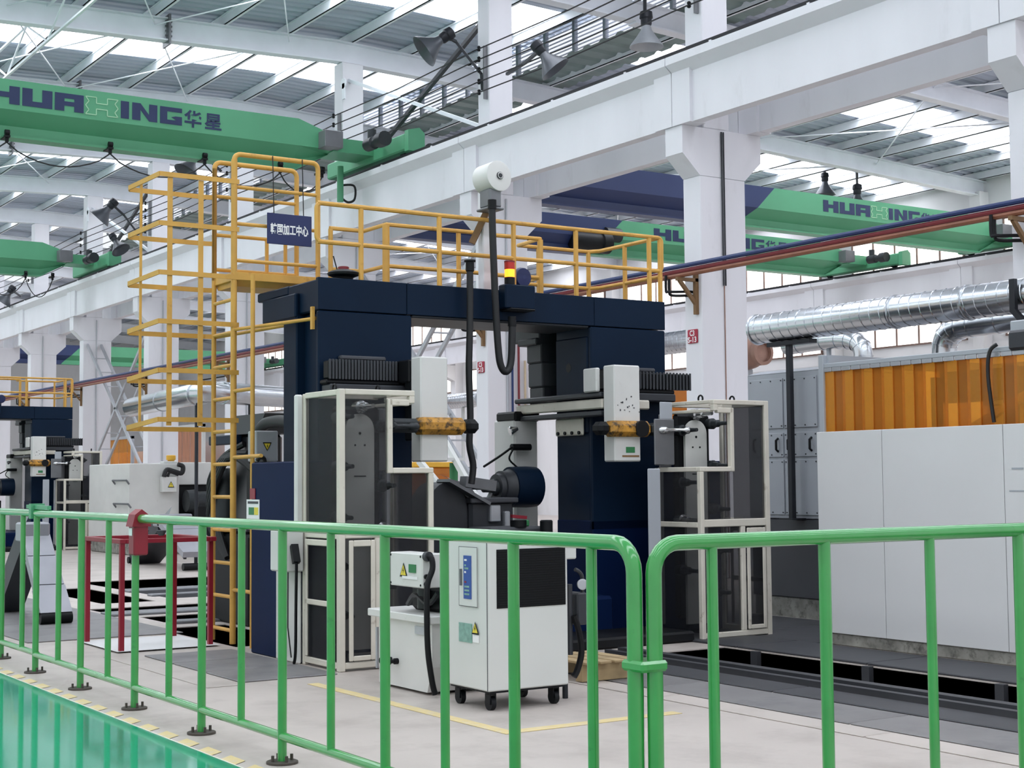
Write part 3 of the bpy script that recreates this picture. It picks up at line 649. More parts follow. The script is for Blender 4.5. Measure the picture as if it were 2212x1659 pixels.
        for i, (dy, zz) in enumerate(((-.19, 2.03), (0, 2.12), (.19, 1.96), (-.19, 1.62), (.2, 1.46), (-.2, 1.2), (.2, 1.1), (-.2, .8), (.2, .62), (-.19, .4))):
            if dy < 0 and s == 'l': pass
            obj('tool_holder', MB().lathe((-11.33, f(c+dy), zz), (1, 0, 0), [(0, .05), (.09, .055), (.1, .038), (.17, .036), (.18, .022), (.3, .018)], 12), ('motor_dark', 'chrome')[i % 5 == 1], mg)
        obj('guide_plate', MB().rbox(-11.42, -11.40, f(6.02), f(6.17), 1.58, 2.12, .01), 'grey_metal', mg)
        obj('side_plate', MB().rbox(-11.45, -11.40, f(6.12), f(6.26), .1, 1.58, .01), 'steel_light', mg)
    a, b = UX(1413, 950, -11.2), UX(1456, 950, -11.2)
    B('guard_plate', 'grey_metal', -11.21, -11.19, a.y, b.y, UX(1430, 1005, -11.2).z, UX(1430, 905, -11.2).z); B('guard_plate', 'cabinet_grey', -11.23, -11.215, a.y+.09, b.y, UX(1430, 906, -11.2).z, UX(1430, 868, -11.2).z)
    a, b = UX(1402, 1150, -11.0), UX(1429, 1150, -11.0)
    B('guard_plate', 'cabinet_grey', -11.02, -11.0, a.y, b.y, .22, UX(1410, 1012, -11.0).z)
    # --- carriage: swing rail, cable chain, white arm covers, tool arms
    for s, f in (('l', lambda y: y), ('r', my)):
        B('swing_rail', 'cage_white', -13.0, -11.5, f(6.72), f(6.78), 2.17, 2.265); B('rail_bar', 'charcoal', -13.0, -11.5, f(6.66), f(6.80), 2.28, 2.33); B('rail_bar', 'charcoal', -13.0, -11.5, f(6.66), f(6.80), 2.10, 2.15)
        B('cross_rail', 'cage_white', -11.56, -11.5, f(6.2), f(6.62), 2.17, 2.26)
        br = B('bracket_plate', 'cage_white', -12.42, -11.95, f(6.66), f(6.69), 1.93, 2.10)
        for k in range(4): obj('bolt', MB().lathe((-12.36+.12*k, f(6.69), 1.955), (0, f(6)-f(5), 0), [(0, .018), (.015, .018)], 8), 'black', br)
        B('carriage_beam', 'charcoal', -11.84, -11.66, f(5.74), f(6.55), 2.26, 2.34); B('carriage_beam', 'black', -11.84, -11.7, f(5.72), f(6.6), 2.34, 2.38); B('carriage_beam', 'plinth_grey', -11.845, -11.78, f(5.9), f(6.35), 2.56, 2.60)
        n = 22; y0, y1 = (5.74, 6.42) if s == 'l' else (5.52, 6.45)
        ch = B('cable_chain', 'black', -11.81, -11.70, f(y0), f(y1), 2.385, 2.545); l0 = None
        for k in range(n):
            yy = y0+(y1-y0)*k/n
            if l0 is None: l0 = obj('chain_link', MB().rbox(-11.70, -11.685, f(yy), f(yy+.022), 2.38, 2.555, .004), 'charcoal', ch)
            else: inst('chain_link', l0, ch, (0, f(yy)-f(y0), 0))
        B('chain_carrier', 'black', -11.8, -11.5, f(6.42), f(6.66), 2.36, 2.56)
        B('arm_mount', 'black', -11.62, -11.47, f(6.44), f(6.66), 1.85, 2.45)
        ya, yb = (6.425, 6.70) if s == 'l' else (6.475, 6.785)
        cv = B('arm_cover', 'machine_white', -11.475, -11.3, f(ya), f(yb), 1.662, 2.575)
        if s == 'r':
            B('arm_switch_box', 'machine_white', -11.74, -11.52, f(6.78), f(6.83), 2.33, 2.56)
            obj('cover_label', MB().box(-11.299, -11.297, f(6.655), f(6.55), 1.745, 1.80), 'label_green', cv)
            obj('cover_scuff', MB().box(-11.299, -11.297, f(6.70), f(6.50), 1.705, 1.722), 'bracket_rust', cv)
            for k in range(14): yy, zz = f(6.76-.27*random.random()), 2.12+.16*random.random(); obj('paint_chip', MB().box(-11.299, -11.297, yy, yy+.008+.01*random.random(), zz, zz+.006+.012*random.random()), 'charcoal', cv)
        z = 1.97
        arm = obj('tool_arm', MB().rbox(-11.42, -11.22, f(6.38), f(6.86), z-.075, z+.075, .045), 'orange_arm', T)
        obj('arm_end', MB().rbox(-11.40, -11.24, f(6.86), f(7.0), z-.06, z+.065, .04), 'black', arm)
        if s == 'r': obj('arm_disc', MB().lathe((-11.24, f(6.52), z-.0), (1, 0, 0), [(0, .078), (.03, .078), (.032, .07)], 24), 'black', arm)
        obj('arm_gripper', MB().rbox(-11.38, -11.22, f(6.1), f(6.38), z-.06, z+.06, .03), 'motor_dark', arm)
        obj('gripper_tool', MB().lathe((-11.2, f(6.34), z-.01), (.3, f(5)-f(6), 0), [(0, .02), (.02, .035), (.08, .035), (.1, .02), (.26, .016), (.28, .03), (.31, .03)], 12), 'chrome' if s == 'r' else 'motor_dark', arm)
    # --- headstock and work fixture in the middle
    W = obj('ram', MB().rbox(-13.3, -12.9, UX(1112, 1000, -12.9).y, UX(1163, 1000, -12.9).y, .4, 2.12, .02), 'machine_white', T)
    yR = UX(1125, 1050, -12.5).y; zc = UX(1125, 1052, -12.5).z
    obj('ram_head', MB().rbox(-13.25, -12.88, UX(1110, 905, -12.9).y, UX(1165, 905, -12.9).y, 2.1, 2.2, .02), 'black', W)
    obj('work_light', MB().lathe(UX(1118, 926, -12.85), (-.2, -.9, -.3), [(0, .02), (.04, .035), (.08, .05), (.09, .045)], 14), 'chrome', W)
    obj('coolant_nozzle', MB().cyl(UX(1105, 966, -12.8), UX(1145, 966, -12.8), .035, 12).tube(smooth_path([UX(1106, 966, -12.8), UX(1080, 985, -12.75), UX(1045, 1008, -12.7)]), .012, 6).tube(smooth_path([UX(1110, 968, -12.8), UX(1100, 990, -12.8), UX(1112, 1005, -12.8), UX(1122, 1012, -12.8)]), .01, 6), 'black', W)
    D = obj('chuck_drum', MB().lathe((-12.5, yR-.14, zc), (0, 1, 0), [(0, .05), (.002, .2), (.2, .205), (.3, .2), (.302, .05)], 32), 'blue', T)
    obj('chuck_flange', MB().lathe((-12.5, yR-.30, zc), (0, 1, 0), [(0, .03), (.002, .13), (.05, .14), (.052, .16), (.14, .165), (.16, .18), (.17, .18)], 28), 'charcoal', D)
    obj('chuck_shaft', MB().lathe((-12.5, yR-.58, zc), (0, 1, 0), [(0, .02), (.12, .025), (.14, .05), (.22, .05), (.24, .08), (.3, .09)], 18), 'motor_dark', D)
    fx = -12.2; hy, hz = UX(975, 1115, fx).y, UX(975, 1115, fx).z
    pts = [(hy-.25, .3), (hy+.17, .3)]+[(hy-.04+.22*math.cos(t), hz+.02+.30*math.sin(t)) for t in [math.pi*k/14 for k in range(15)]]
    H = obj('fixture_hood', MB().prism(pts, 'x', fx-.35, fx), 'charcoal', T)
    obj('hood_wing', MB().add([UX(948, 1025, fx), UX(965, 1030, fx), UX(1010, 1075, fx), UX(1040, 1085, fx), UX(1012, 1045, fx-.2), UX(975, 1035, fx-.3)], [(0, 1, 2, 3, 4, 5)]).bar(UX(958, 1038, fx), UX(1045, 1088, fx), .25, .03), 'grey_metal', H)
    y0, y1 = UX(1010, 1090, fx).y, UX(1105, 1090, fx).y
    X_ = obj('fixture_body', MB().rbox(fx-.4, fx+.05, y0, y1, .4, 1.3, .03), 'charcoal', T)
    obj('fixture_table', MB().rbox(fx-.45, fx+.1, y0-.02, y1+.02, 1.28, 1.33, .01), 'plinth_grey', X_)
    obj('fixture_arm', MB().bar(UX(1000, 1040, fx), UX(1065, 1050, fx), .12, .1).bar(UX(1060, 1065, fx), UX(1048, 1090, fx), .04, .02), 'grey_metal', X_)
    obj('clamp_blocks', MB().rbox(fx+.03, fx+.09, y0+.2, y0+.32, 1.1, 1.26, .01).rbox(fx+.03, fx+.1, y0+.36, y0+.42, 1.05, 1.2, .01), 'steel_light', X_)
    obj('motor_fins', MB().rbox(-11.9, -11.5, UX(1045, 1150, -11.6).y, UX(1170, 1150, -11.6).y, .8, 1.07, .02), 'plinth_grey', T)
    obj('coolant_can', MB().cyl((-11.55, UX(1120, 1130, -11.55).y, 1.07), (-11.55, UX(1120, 1130, -11.55).y, 1.13), .075, 20), 'black', T)
    obj('rubber_bellows', MB().lathe((-11.4, UX(1180, 1130, -11.4).y, .9), (0, 0, 1), [(0, .06), (.22, .06), (.23, .05)], 16), 'black', T)
    obj('red_handle', MB().bar(UX(1105, 1115, -11.9), UX(1136, 1118, -11.9), .04, .03), 'red', T)
    obj('green_block', MB().rbox(-11.62, -11.55, UX(1127, 1128, -11.6).y, UX(1138, 1128, -11.6).y, 1.07, 1.13, .01), 'label_green', T)
    obj('bed', MB().rbox(-13.3, -11.45, 6.7, 8.6, 0, .4, .03), 'blue_plinth', T)
    obj('bed_rail', MB().rbox(-11.4, -10.75, 6.3, 9.0, 0, .1, .02), 'black', T)
    # --- guard railing on top: near row and stepped far row
    r_ = .021
    def railrow(path, zs, name='top_rail', parent=None):
        o = None
        for i, z in enumerate(zs):
            P = [(x, y, z) for x, y in path]
            o2 = obj(name if i == 0 else 'mid_rail', MB().tube(P, r_, 8), 'yellow', parent or o or T)
            o = o or o2
        return o
    n1 = railrow([(-11.9, 5.73), (-11.9, 9.55)], (3.947, 3.605))
    obj('end_bend', MB().tube(arc((-11.9, 9.545, 3.90), .047, math.pi/2, 0, (0, 1, 0), (0, 0, 1), 5)+arc((-11.9, 9.545, 3.652), .047, 0, -math.pi/2, (0, 1, 0), (0, 0, 1), 5), r_, 8), 'yellow', n1)
    obj('end_bend', MB().tube(arc((-11.9, 5.77, 3.90), .047, math.pi/2, math.pi, (0, 1, 0), (0, 0, 1), 5)+arc((-11.9, 5.77, 3.652), .047, math.pi, 1.5*math.pi, (0, 1, 0), (0, 0, 1), 5), r_, 8), 'yellow', n1)
    for y in (6.16, 6.97, 7.79, 8.52, 9.43, 9.57): obj('post', MB().cyl((-11.9, y, 3.28), (-11.9, y, 3.93), .024, 8), 'yellow', n1)
    n2 = railrow([(-13.06, 6.42), (-13.06, 6.79), (-12.60, 6.79), (-12.58, 7.84)], (3.95, 3.55))
    for x, y in ((-13.06, 6.43), (-12.60, 6.79), (-12.6, 7.6)): obj('post', MB().cyl((x, y, 3.28), (x, y, 3.94), .036 if y == 6.79 else .024, 8), 'yellow', n2)
    n3 = railrow([(-12.62, 7.98), (-12.58, 8.56), (-13.05, 8.60), (-13.04, 9.5), (-12.95, 9.58), (-11.93, 9.58)], (3.95, 3.55))
    for x, y in ((-12.58, 8.56), (-13.04, 8.85), (-13.04, 9.5), (-12.5, 9.58)): obj('post', MB().cyl((x, y, 3.28), (x, y, 3.94), .03 if y == 8.56 else .024, 8), 'yellow', n3)
    # --- things fixed on the beam: cable reel on its mast, hoses, beacon, siren
    p = UX(1078, 378, -11.75); cy, cz = p.y, p.z
    R_ = obj('cable_reel', MB().lathe((-11.98, cy-.02, cz-.02), (1, .1, .06), [(0, .05), (.003, .145), (.23, .145), (.235, .13), (.236, .03), (.25, .03)], 30), 'machine_white', T)
    obj('reel_hub', MB().lathe((-11.745, cy+.003, cz-.007), (1, .1, .06), [(0, .035), (.012, .035), (.014, .018), (.022, .018)], 16), 'charcoal', R_)
    obj('reel_bracket', MB().rbox(-11.95, -11.76, cy-.10, cy+.04, cz-.31, cz-.12, .02).rbox(-11.97, -11.74, cy-.12, cy+.05, cz-.33, cz-.305, .008), 'grey_metal', R_)
    py = UX(1046, 520, -12.1).y
    obj('reel_mast', MB().rbox(-12.14, -12.04, py-.05, py+.05, 3.28, cz-.1, .01), 'white_paint', R_)
    obj('mast_brace', MB().bar((-12.1, py-.14, 3.75), (-12.0, py+.0, cz-.25), .06, .06), 'bracket_rust', R_)
    hx = -11.72
    obj('hose', MB().tube(smooth_path([UX(1063, 432, hx), UX(1064, 500, hx), UX(1070, 650, hx), UX(1076, 750, hx), UX(1082, 790, hx), UX(1093, 803, hx), UX(1103, 785, hx), UX(1106, 730, hx), UX(1106, 690, hx)], 5), .034, 12), 'cable', T)
    obj('hose_cuff', MB().cyl(UX(1063, 432, hx), UX(1063, 452, hx), .042, 12), 'black', T); obj('hose_cuff', MB().cyl(UX(1106, 684, hx), UX(1106, 705, hx), .04, 12), 'black', T)
    b = UX(1100, 650, -11.75)
    B('connection_box', 'blue', -11.85, -11.72, b.y-.06, b.y+.28, 3.10, 3.33); B('connection_shelf', 'black', -11.86, -11.66, b.y-.04, b.y+.24, 3.08, 3.10)
    q = UX(1015, 562, -11.74)
    obj('hose', MB().tube(smooth_path([(-11.74, q.y, q.z-.02), UX(1015, 700, -11.74), UX(1013, 800, -11.74), UX(1016, 900, -11.74), UX(1014, 960, -11.74), UX(1022, 1005, -11.74), UX(1018, 1045, -11.74)], 5), .032, 12), 'cable', T)
    obj('hose_cuff', MB().lathe((-11.74, q.y, q.z), (0, 0, -1), [(0, .055), (.015, .055), (.02, .04), (.1, .04), (.11, .03)], 14), 'black', T)
    bq = UX(1101, 613, -11.78)
    bc = obj('beacon_base', MB().cyl((-11.78, bq.y, 3.3), (-11.78, bq.y, 3.40), .05, 18), 'black', T)
    obj('beacon_lens', MB().cyl((-11.78, bq.y, 3.395), (-11.78, bq.y, 3.475), .048, 18), 'beacon_lit', bc)
    obj('beacon_lens', MB().cyl((-11.78, bq.y, 3.475), (-11.78, bq.y, 3.54), .05, 18), 'beacon_red', bc)
    obj('beacon_cap', MB().cyl((-11.78, bq.y, 3.54), (-11.78, bq.y, 3.555), .051, 18), 'red_dark', bc)
    d = UX(1124, 600, -12.1); obj('sounder', MB().lathe((-12.15, d.y, d.z), (1, .1, 0), [(0, .03), (.02, .09), (.06, .1), (.1, .09), (.11, .02)], 20).cyl((-12.1, d.y, 3.28), (-12.1, d.y, d.z), .015, 8), 'sign_blue', T)
    d = UX(742, 606, -12.0); so = obj('siren', MB().lathe((-12.0, d.y, 3.285), (0, 0, 1), [(0, .08), (.03, .09), (.05, .14), (.07, .145), (.085, .12), (.1, .07)], 20), 'black', T)
    obj('siren_lens', MB().lathe((-12.0, d.y, 3.385), (0, 0, 1), [(0, .05), (.025, .05), (.03, .04)], 16), 'red_dark', so)
    obj('siren_antenna', MB().cyl((-12.05, d.y-.02, 3.33), UX(720, 553, -12.05), .006, 5), 'dark_metal', so)
    # --- electrics on the outer side of the left column
    B('side_panel', 'machine_white', -11.88, -11.42, 5.33, 5.36, 0, .76); e = B('switch_box', 'machine_white', -11.66, -11.36, 5.18, 5.35, .76, 1.10)
    obj('box_cables', MB().tube([(-11.6, 5.27, .76), (-11.6, 5.26, .4), (-11.62, 5.3, .05)], .008, 5).tube([(-11.5, 5.27, .76), (-11.48, 5.26, .3), (-11.5, 5.3, .05)], .006, 5), 'cable', e)
    obj('hand_pendant', MB().bar((-11.34, 5.25, .98), (-11.27, 5.24, .84), .06, .05).tube(smooth_path([(-11.27, 5.24, .84), (-11.28, 5.24, .5), (-11.31, 5.25, .12), (-11.36, 5.26, .02)], 4), .013, 6), 'black', e)
    cg = B('hydraulic_post', 'machine_white', -11.46, -11.40, 5.30, 5.36, 1.1, 2.22)
    px = UY(545, 1090, 5.345)
    lb = obj('data_plate', MB().box(UY(533, 1090, 5.345).x, UY(560, 1090, 5.345).x, 5.343, 5.349, UY(545, 1121, 5.345).z, UY(545, 1079, 5.345).z), 'text_white', T)
    obj('plate_print', MB().box(UY(535, 1090, 5.34).x, UY(557, 1090, 5.34).x, 5.340, 5.343, UY(545, 1088, 5.34).z, UY(545, 1083, 5.34).z), 'plinth_grey', lb)
    obj('plate_print', MB().box(UY(537, 1090, 5.34).x, UY(548, 1090, 5.34).x, 5.340, 5.343, UY(545, 1112, 5.34).z, UY(545, 1096, 5.34).z), 'label_green', lb)
    obj('plate_print', MB().box(UY(549, 1090, 5.34).x, UY(557, 1090, 5.34).x, 5.340, 5.343, UY(545, 1112, 5.34).z, UY(545, 1096, 5.34).z), 'warn_yellow', lb)
    obj('red_label', MB().box(UY(540, 1065, 5.345).x, UY(551, 1065, 5.345).x, 5.343, 5.349, UY(545, 1078, 5.345).z, UY(545, 1055, 5.345).z), 'red', T)
    return T
M1 = build_machine('large navy blue gantry machine with mesh guards and yellow top railing in the centre')
M2 = copy_tree(M1, None, (-23.3, 1.02, 0)); M2['label'] = 'second navy gantry machine far behind at the left edge of the picture'
# ================================================================== LADDER, SIGN, FENCE
L = thing('caged_ladder', (-13.4, 5.2, 0), 'tall yellow caged access ladder with landing beside the blue gantry', 'ladder')
Xn, Xf, Yl = -13.22, -13.71, 5.5
obj('ladder_rail', MB().cyl((Xn, Yl, 0), (Xn, Yl, 4.55), .03, 10), 'yellow', L); obj('ladder_rail', MB().cyl((Xf, Yl, 0), (Xf, Yl, 4.55), .024, 10), 'yellow', L)
zz = .12; r0 = None
while zz < 3.3:
    r = obj('rung', MB().cyl((Xn, Yl, zz), (Xf, Yl, zz), .018, 8), 'yellow', L); zz += .31
sx = UY(546, 700, 5.5).x
obj('side_rail', MB().cyl((sx, Yl, 0), (sx, Yl, 3.4), .022, 8), 'yellow', L)
for z in (.5, 1.13, 1.73, 2.35): obj('side_rung', MB().cyl((Xn, Yl, z), (sx, Yl, z), .018, 8), 'yellow', L)
for z in (2.96, 2.9): obj('wall_tie', MB().cyl((Xn, Yl, 2.93), (-11.95, 5.74, 2.93), .017, 8) if z > 2.93 else MB().cyl((Xf, Yl+.02, 2.90), (-12.6, 5.76, 2.93), .017, 8), 'yellow', L)
obj('wall_tie', MB().cyl((Xn, Yl, 1.73), (-12.3, 5.38, 1.73), .017, 8), 'yellow', L); obj('tie_plate', MB().box(-11.96, -11.92, 5.69, 5.715, 2.83, 3.03), 'yellow', L)
for z in (4.30, 3.845, 3.39, 2.94, 2.49, 2.04):                 # flat-bar hoops with one chamfered corner
    dz = .035
    P = [(Xn+.025, Yl+.04, z+dz), (Xn+.025, 4.76, z+dz), (Xf+.02, 4.64, z-dz*.8), (Xf-.02, 4.66, z-dz), (Xf-.02, Yl-.08, z-dz), (Xf, Yl, z-dz)]
    mb = MB()
    for a, b in zip(P, P[1:]): mb.bar(a, b, .012, .044)
    obj('hoop', mb, 'yellow', L)
for (x, y, w) in ((Xn+.01, UX(365, 700, Xn).y, .045), (Xn+.01, UX(432, 700, Xn).y, .045), (UY(303, 700, 4.70).x, 4.70, .022)):
    obj('hoop_strap', MB().box(x-.008, x+.008, y-w/2, y+w/2, 2.02, 4.31), 'yellow', L)
obj('landing', MB().rbox(Xf-.05, Xn+.03, Yl, 6.37, 3.40, 3.48, .005).prism([(Xf-.04, 3.40), (Xn+.02, 3.40), (Xn-.05, 3.35), (Xf+.03, 3.35)], 'y', Yl+.03, 6.35), 'yellow', L)
for X, ze, mids in ((Xn, 4.605, (4.29, 3.94, 3.59)), (Xf, 4.615, (4.28, 3.9, 3.56))):
    y0, y1 = Yl, 6.372; R = .06
    lp = obj('landing_rail', MB().tube([(X, y0, 3.45), (X, y0, ze-R)]+arc((X, y0+R, ze-R), R, math.pi, math.pi/2, (0, 1, 0), (0, 0, 1), 5)[1:]+arc((X, y1-R, ze-R), R, math.pi/2, 0, (0, 1, 0), (0, 0, 1), 5)+[(X, y1, 3.3)], .024, 10), 'yellow', L)
    for z in mids: obj('mid_rail', MB().cyl((X, y0, z), (X, y1, z), .018, 8), 'yellow', lp)
    for y in (6.05, 6.25): 
        if X == Xf: obj('baluster', MB().cyl((X, y, 3.45), (X, y, 4.25-.35), .02, 8), 'yellow', lp)
# ---- hanging sign
s0, s1, s2 = UX(577, 459, Xn+.06), UX(672, 466, Xn+.06), UX(674, 534, Xn+.06)
S = thing('hanging_sign', ((s0.x), (s0.y+s1.y)/2, s2.z), 'blue banner sign with white Chinese characters hung from the yellow ladder rail', 'sign')
obj('banner', MB().rbox(s0.x-.006, s0.x+.006, s0.y, s1.y+.004, s2.z, s0.z, .003), 'sign_blue', S)
tw = (s1.y-s0.y); th = s0.z-s2.z
obj('lettering', text_mesh('韩国加工中心', th*.36, (0, 1, 0), (0, 0, 1), (s0.x+.008, s0.y+tw*.07, s2.z+th*.36), 0, .0035, tw*.86), 'text_white', S)
for y in (s0.y+.07, s1.y-.08): obj('hanging_cord', MB().cyl((s0.x, y, s0.z), (Xn+.03, y, 4.62), .005, 5), 'cable', S)
# ---- green fence: bars along X (left stretch) and along Y (right stretch)
ZT, ZB = 1.262, .143
def fence_panel(name_lbl, pts, posts, bars, along, fixed, a, b, ends):
    """one fence panel; along = 'x' or 'y', a..b its length, fixed = other coordinate, ends = (bent start, bent end)"""
    def P(t, z, sh=0): return Vector((t+sh, fixed, z)) if along == 'x' else Vector((fixed, t+sh, z))
    o = thing('tubular_fence', P((a+b)/2, 0), name_lbl, 'fence', 'green tubular fence panels')
    R = .11; U = (P(1, 0)-P(0, 0)); path = []
    path += ([P(a, 0), P(a, ZT-R)]+arc(P(a+R, ZT-R), R, math.pi, math.pi/2, U, (0, 0, 1), 6)[1:]) if ends[0] else [P(a, ZT)]
    path += (arc(P(b-R, ZT-R), R, math.pi/2, 0, U, (0, 0, 1), 6)+[P(b, 0)]) if ends[1] else [P(b, ZT)]
    obj('top_rail', MB().tube(path, .030, 14), 'fence_green', o)
    obj('bottom_rail', MB().tube([P(a, ZB), P(b, ZB)], .024, 12), 'fence_green', o)
    for t in bars: obj('bar', MB().tube([P(t, ZB), P(t, ZT)], .0215, 12), 'fence_green', o)
    for t in posts:
        p = obj('post', MB().tube([P(t, .012), P(t, ZT)], .025, 12), 'fence_green', o)
        c = P(t, 0); obj('foot_plate', MB().lathe((c.x, c.y, 0), (0, 0, 1), [(0, .085), (.012, .085), (.014, .08)], 20), 'foot_dark', p)
        for dx, dy in ((.055, 0), (-.055, 0), (0, .055), (0, -.055)): obj('anchor_bolt', MB().cyl((c.x+dx, c.y+dy, .012), (c.x+dx, c.y+dy, .045), .009, 6), 'foot_dark', p)
    return o
fence_panel('green tubular fence between the red cover and the bent corner posts', None, [-8.645, -7.49, -6.33, -5.215], [-9.2, -8.045, -6.905, -5.775, -4.67], 'x', 3.4, -9.80, -4.405, (False, True))
fp = fence_panel('short green tubular fence left of the red cover', None, [-12.19, -11.02, -9.84], [-11.58, -10.40], 'x', 3.4, -12.2, -9.80, (False, False))
fence_panel('green tubular fence running off the left edge of the picture', None, [-13.35, -14.5, -15.6, -16.8], [-12.7, -13.9, -15.05, -16.2], 'x', 3.43, -17.5, -12.26, (False, False))
fence_panel('green tubular fence turning away at right of the bent corner', None, [4.32, 5.50, 6.62], [3.735, 4.93, 6.06], 'y', -4.36, 3.455, 7.2, (True, False))
obj('fence_clamp', MB().bar((-12.45, 3.40, 1.315), (-11.85, 3.40, 1.31), .03, .03).box(-12.28, -12.22, 3.36, 3.47, 1.22, 1.34), 'crane_green', base=(-12.2, 3.41, 1.22), label='green wired clamp joining two fence panels at far left', cat='clamp')
cv = thing('post_cover', (-9.79, 3.4, .95), 'red sleeve with white label over the fence joint', 'cover')
obj('sleeve', MB().rbox(-9.84, -9.73, 3.35, 3.45, 1.02, 1.23, .01).prism([(3.335, 1.21), (3.465, 1.21), (3.445, 1.29), (3.4, 1.325), (3.355, 1.29)], 'x', -9.85, -9.72), 'red', cv)
obj('sleeve_label', MB().box(-9.82, -9.76, 3.346, 3.349, 1.15, 1.2), 'text_white', cv)
# corner joint strap
obj('corner_strap', MB().rbox(-4.45, -4.32, 3.365, 3.49, .80, .84, .01), 'fence_green', base=(-4.385, 3.43, .8), label='green welded strap joining the two bent corner posts', cat='clamp')
# ================================================================== COOLANT UNIT AND CHILLER (front centre)
C = thing('oil_chiller', (-8.59, 5.54, 0), 'white chiller cabinet on castors with black grille beside the fence', 'chiller')
obj('body', MB().rbox(-8.86, -8.32, 5.225, 5.86, .13, 1.115, .008), 'cabinet_white', C)
obj('side_hood', MB().rbox(-8.8, -8.36, 5.86, 5.965, .96, 1.055, .008), 'cabinet_white', C)
gr = obj('grille', MB().box(-8.322, -8.316, 5.292, 5.838, .662, 1.045), 'black', C)
g0 = None
for i in range(24):
    if g0 is None: g0 = obj('grille_slat', MB().box(-8.318, -8.311, 5.295, 5.835, .668, .674), 'black', gr)
    else: inst('grille_slat', g0, gr, (0, 0, .0157*i))
obj('corner_seam', MB().box(-8.332, -8.326, 5.222, 5.2245, .135, 1.11), 'plinth_grey', C)
dr = obj('control_door', MB().rbox(-8.669, -8.441, 5.217, 5.226, .667, 1.056, .002), 'cabinet_white', C)
for a in ((-8.671, -8.668, .667, 1.056), (-8.442, -8.439, .667, 1.056), (-8.671, -8.439, .664, .667), (-8.671, -8.439, 1.056, 1.059)): obj('door_gap', MB().box(a[0], a[1], 5.2165, 5.218, a[2], a[3]), 'plinth_grey', dr)
kp = obj('control_strip', MB().box(-8.604, -8.51, 5.212, 5.217, .715, 1.0), 'label_blue', dr)
for zz, m_, w in ((.965, 'text_white', .03), (.93, 'label_teal', .02), (.91, 'label_teal', .05), (.885, 'text_white', .02), (.82, 'red', .022), (.79, 'label_teal', .06), (.765, 'label_teal', .06), (.74, 'label_teal', .06)):
    obj('strip_print', MB().box(-8.59, -8.59+w, 5.210, 5.2125, zz, zz+.012), m_, kp)
obj('door_lock', MB().box(-8.645, -8.63, 5.205, 5.217, .80, .91), 'grey_metal', dr)
obj('rating_plate', MB().box(UY(991, 1365, 5.22).x, UY(1019, 1365, 5.22).x, 5.220, 5.2245, UY(1005, 1387, 5.22).z, UY(1005, 1346, 5.22).z), 'label_teal', C)
def warn(parent, c, u, v, h, inv=False):
    """yellow warning triangle with a black bolt; c = centre, u right, v up"""
    c, u, v = Vector(c), Vector(u), Vector(v); n = u.cross(v); s = -1 if inv else 1
    tri = lambda k, d: [c+n*d-u*(.55*h*k)-v*(s*.45*h*k), c+n*d+u*(.55*h*k)-v*(s*.45*h*k), c+n*d+v*(s*.55*h*k)]
    a = obj('warning_border', MB().add(tri(1.2, .002), [(0, 1, 2)]), 'black', parent)
    obj('warning_field', MB().add(tri(.88, .004), [(0, 1, 2)]), 'warn_yellow', a)
    obj('warning_bolt', MB().add([c+n*.006+u*(x*h)+v*(y*h) for x, y in ((.03, .25), (-.1, -.05), (0, -.03), (-.04, -.3), (.12, .05), (.02, .03), (.09, .25))], [(0, 1, 2, 3, 4, 5, 6)]), 'black', a)
warn(C, UY(1027, 1358, 5.218), (1, 0, 0), (0, 0, 1), .07)
obj('warning_text', MB().box(UY(1021, 1378, 5.22).x, UY(1034, 1378, 5.22).x, 5.220, 5.2245, UY(1027, 1388, 5.22).z, UY(1027, 1372, 5.22).z), 'text_white', C)
for x, y in ((-8.40, 5.29), (-8.78, 5.29), (-8.40, 5.79), (-8.78, 5.79)):
    w = obj('castor_fork', MB().cyl((x, y, .105), (x, y, .13), .035, 12).box(x-.03, x+.03, y-.025, y-.018, .04, .11).box(x-.03, x+.03, y+.018, y+.025, .04, .11), 'black', C)
    obj('castor_wheel', MB().cyl((x, y-.017, .045), (x, y+.017, .045), .045, 18), 'black', w)
obj('base_frame', MB().box(-8.84, -8.34, 5.25, 5.84, .115, .13), 'black', C)
TK = thing('coolant_tank', (-9.5, 5.6, 0), 'white coolant tank with lid, pump and electrical box left of the chiller', 'tank')
obj('tank_body', MB().prism([(-9.93, .02), (-9.93, .50), (-9.15, .50), (-9.15, .2), (-9.22, .02)], 'y', 5.285, 5.95), 'machine_white', TK)
obj('tank_lid', MB().rbox(-10.05, -9.12, 5.25, 6.0, .50, .555, .006), 'machine_white', TK)
obj('level_gauge', MB().box(-9.96, -9.945, 5.27, 5.29, .12, .42), 'steel_light', TK)
for px, py in ((859, 1428), (845, 1425)): obj('drain_cock', MB().lathe(UY(px, py, 5.285), (0, -1, 0), [(0, .022), (.03, .022), (.032, .014), (.06, .014), (.062, .022), (.09, .022)], 12), 'black', TK)
obj('name_tab', MB().box(UY(897, 1360, 5.28).x, UY(918, 1360, 5.28).x, 5.275, 5.285, UY(905, 1370, 5.28).z, UY(905, 1353, 5.28).z), 'steel_light', TK)
mo = obj('pump_motor', MB().lathe((-9.15, 5.62, .83), (-1, 0, 0), [(0, .08), (.01, .13), (.1, .14), (.45, .14), (.46, .11), (.55, .1)], 24), 'motor_grey', TK)
obj('pump_block', MB().rbox(-9.75, -9.2, 5.45, 5.85, .555, .74, .03), 'black', TK)
obj('pump_pipes', MB().tube(smooth_path([(-9.7, 5.4, .6), (-9.55, 5.38, .68), (-9.4, 5.4, .62), (-9.3, 5.42, .7)], 4), .02, 6).cyl((-9.5, 5.42, .58), (-9.5, 5.42, .72), .05, 12), 'black_gloss', TK)
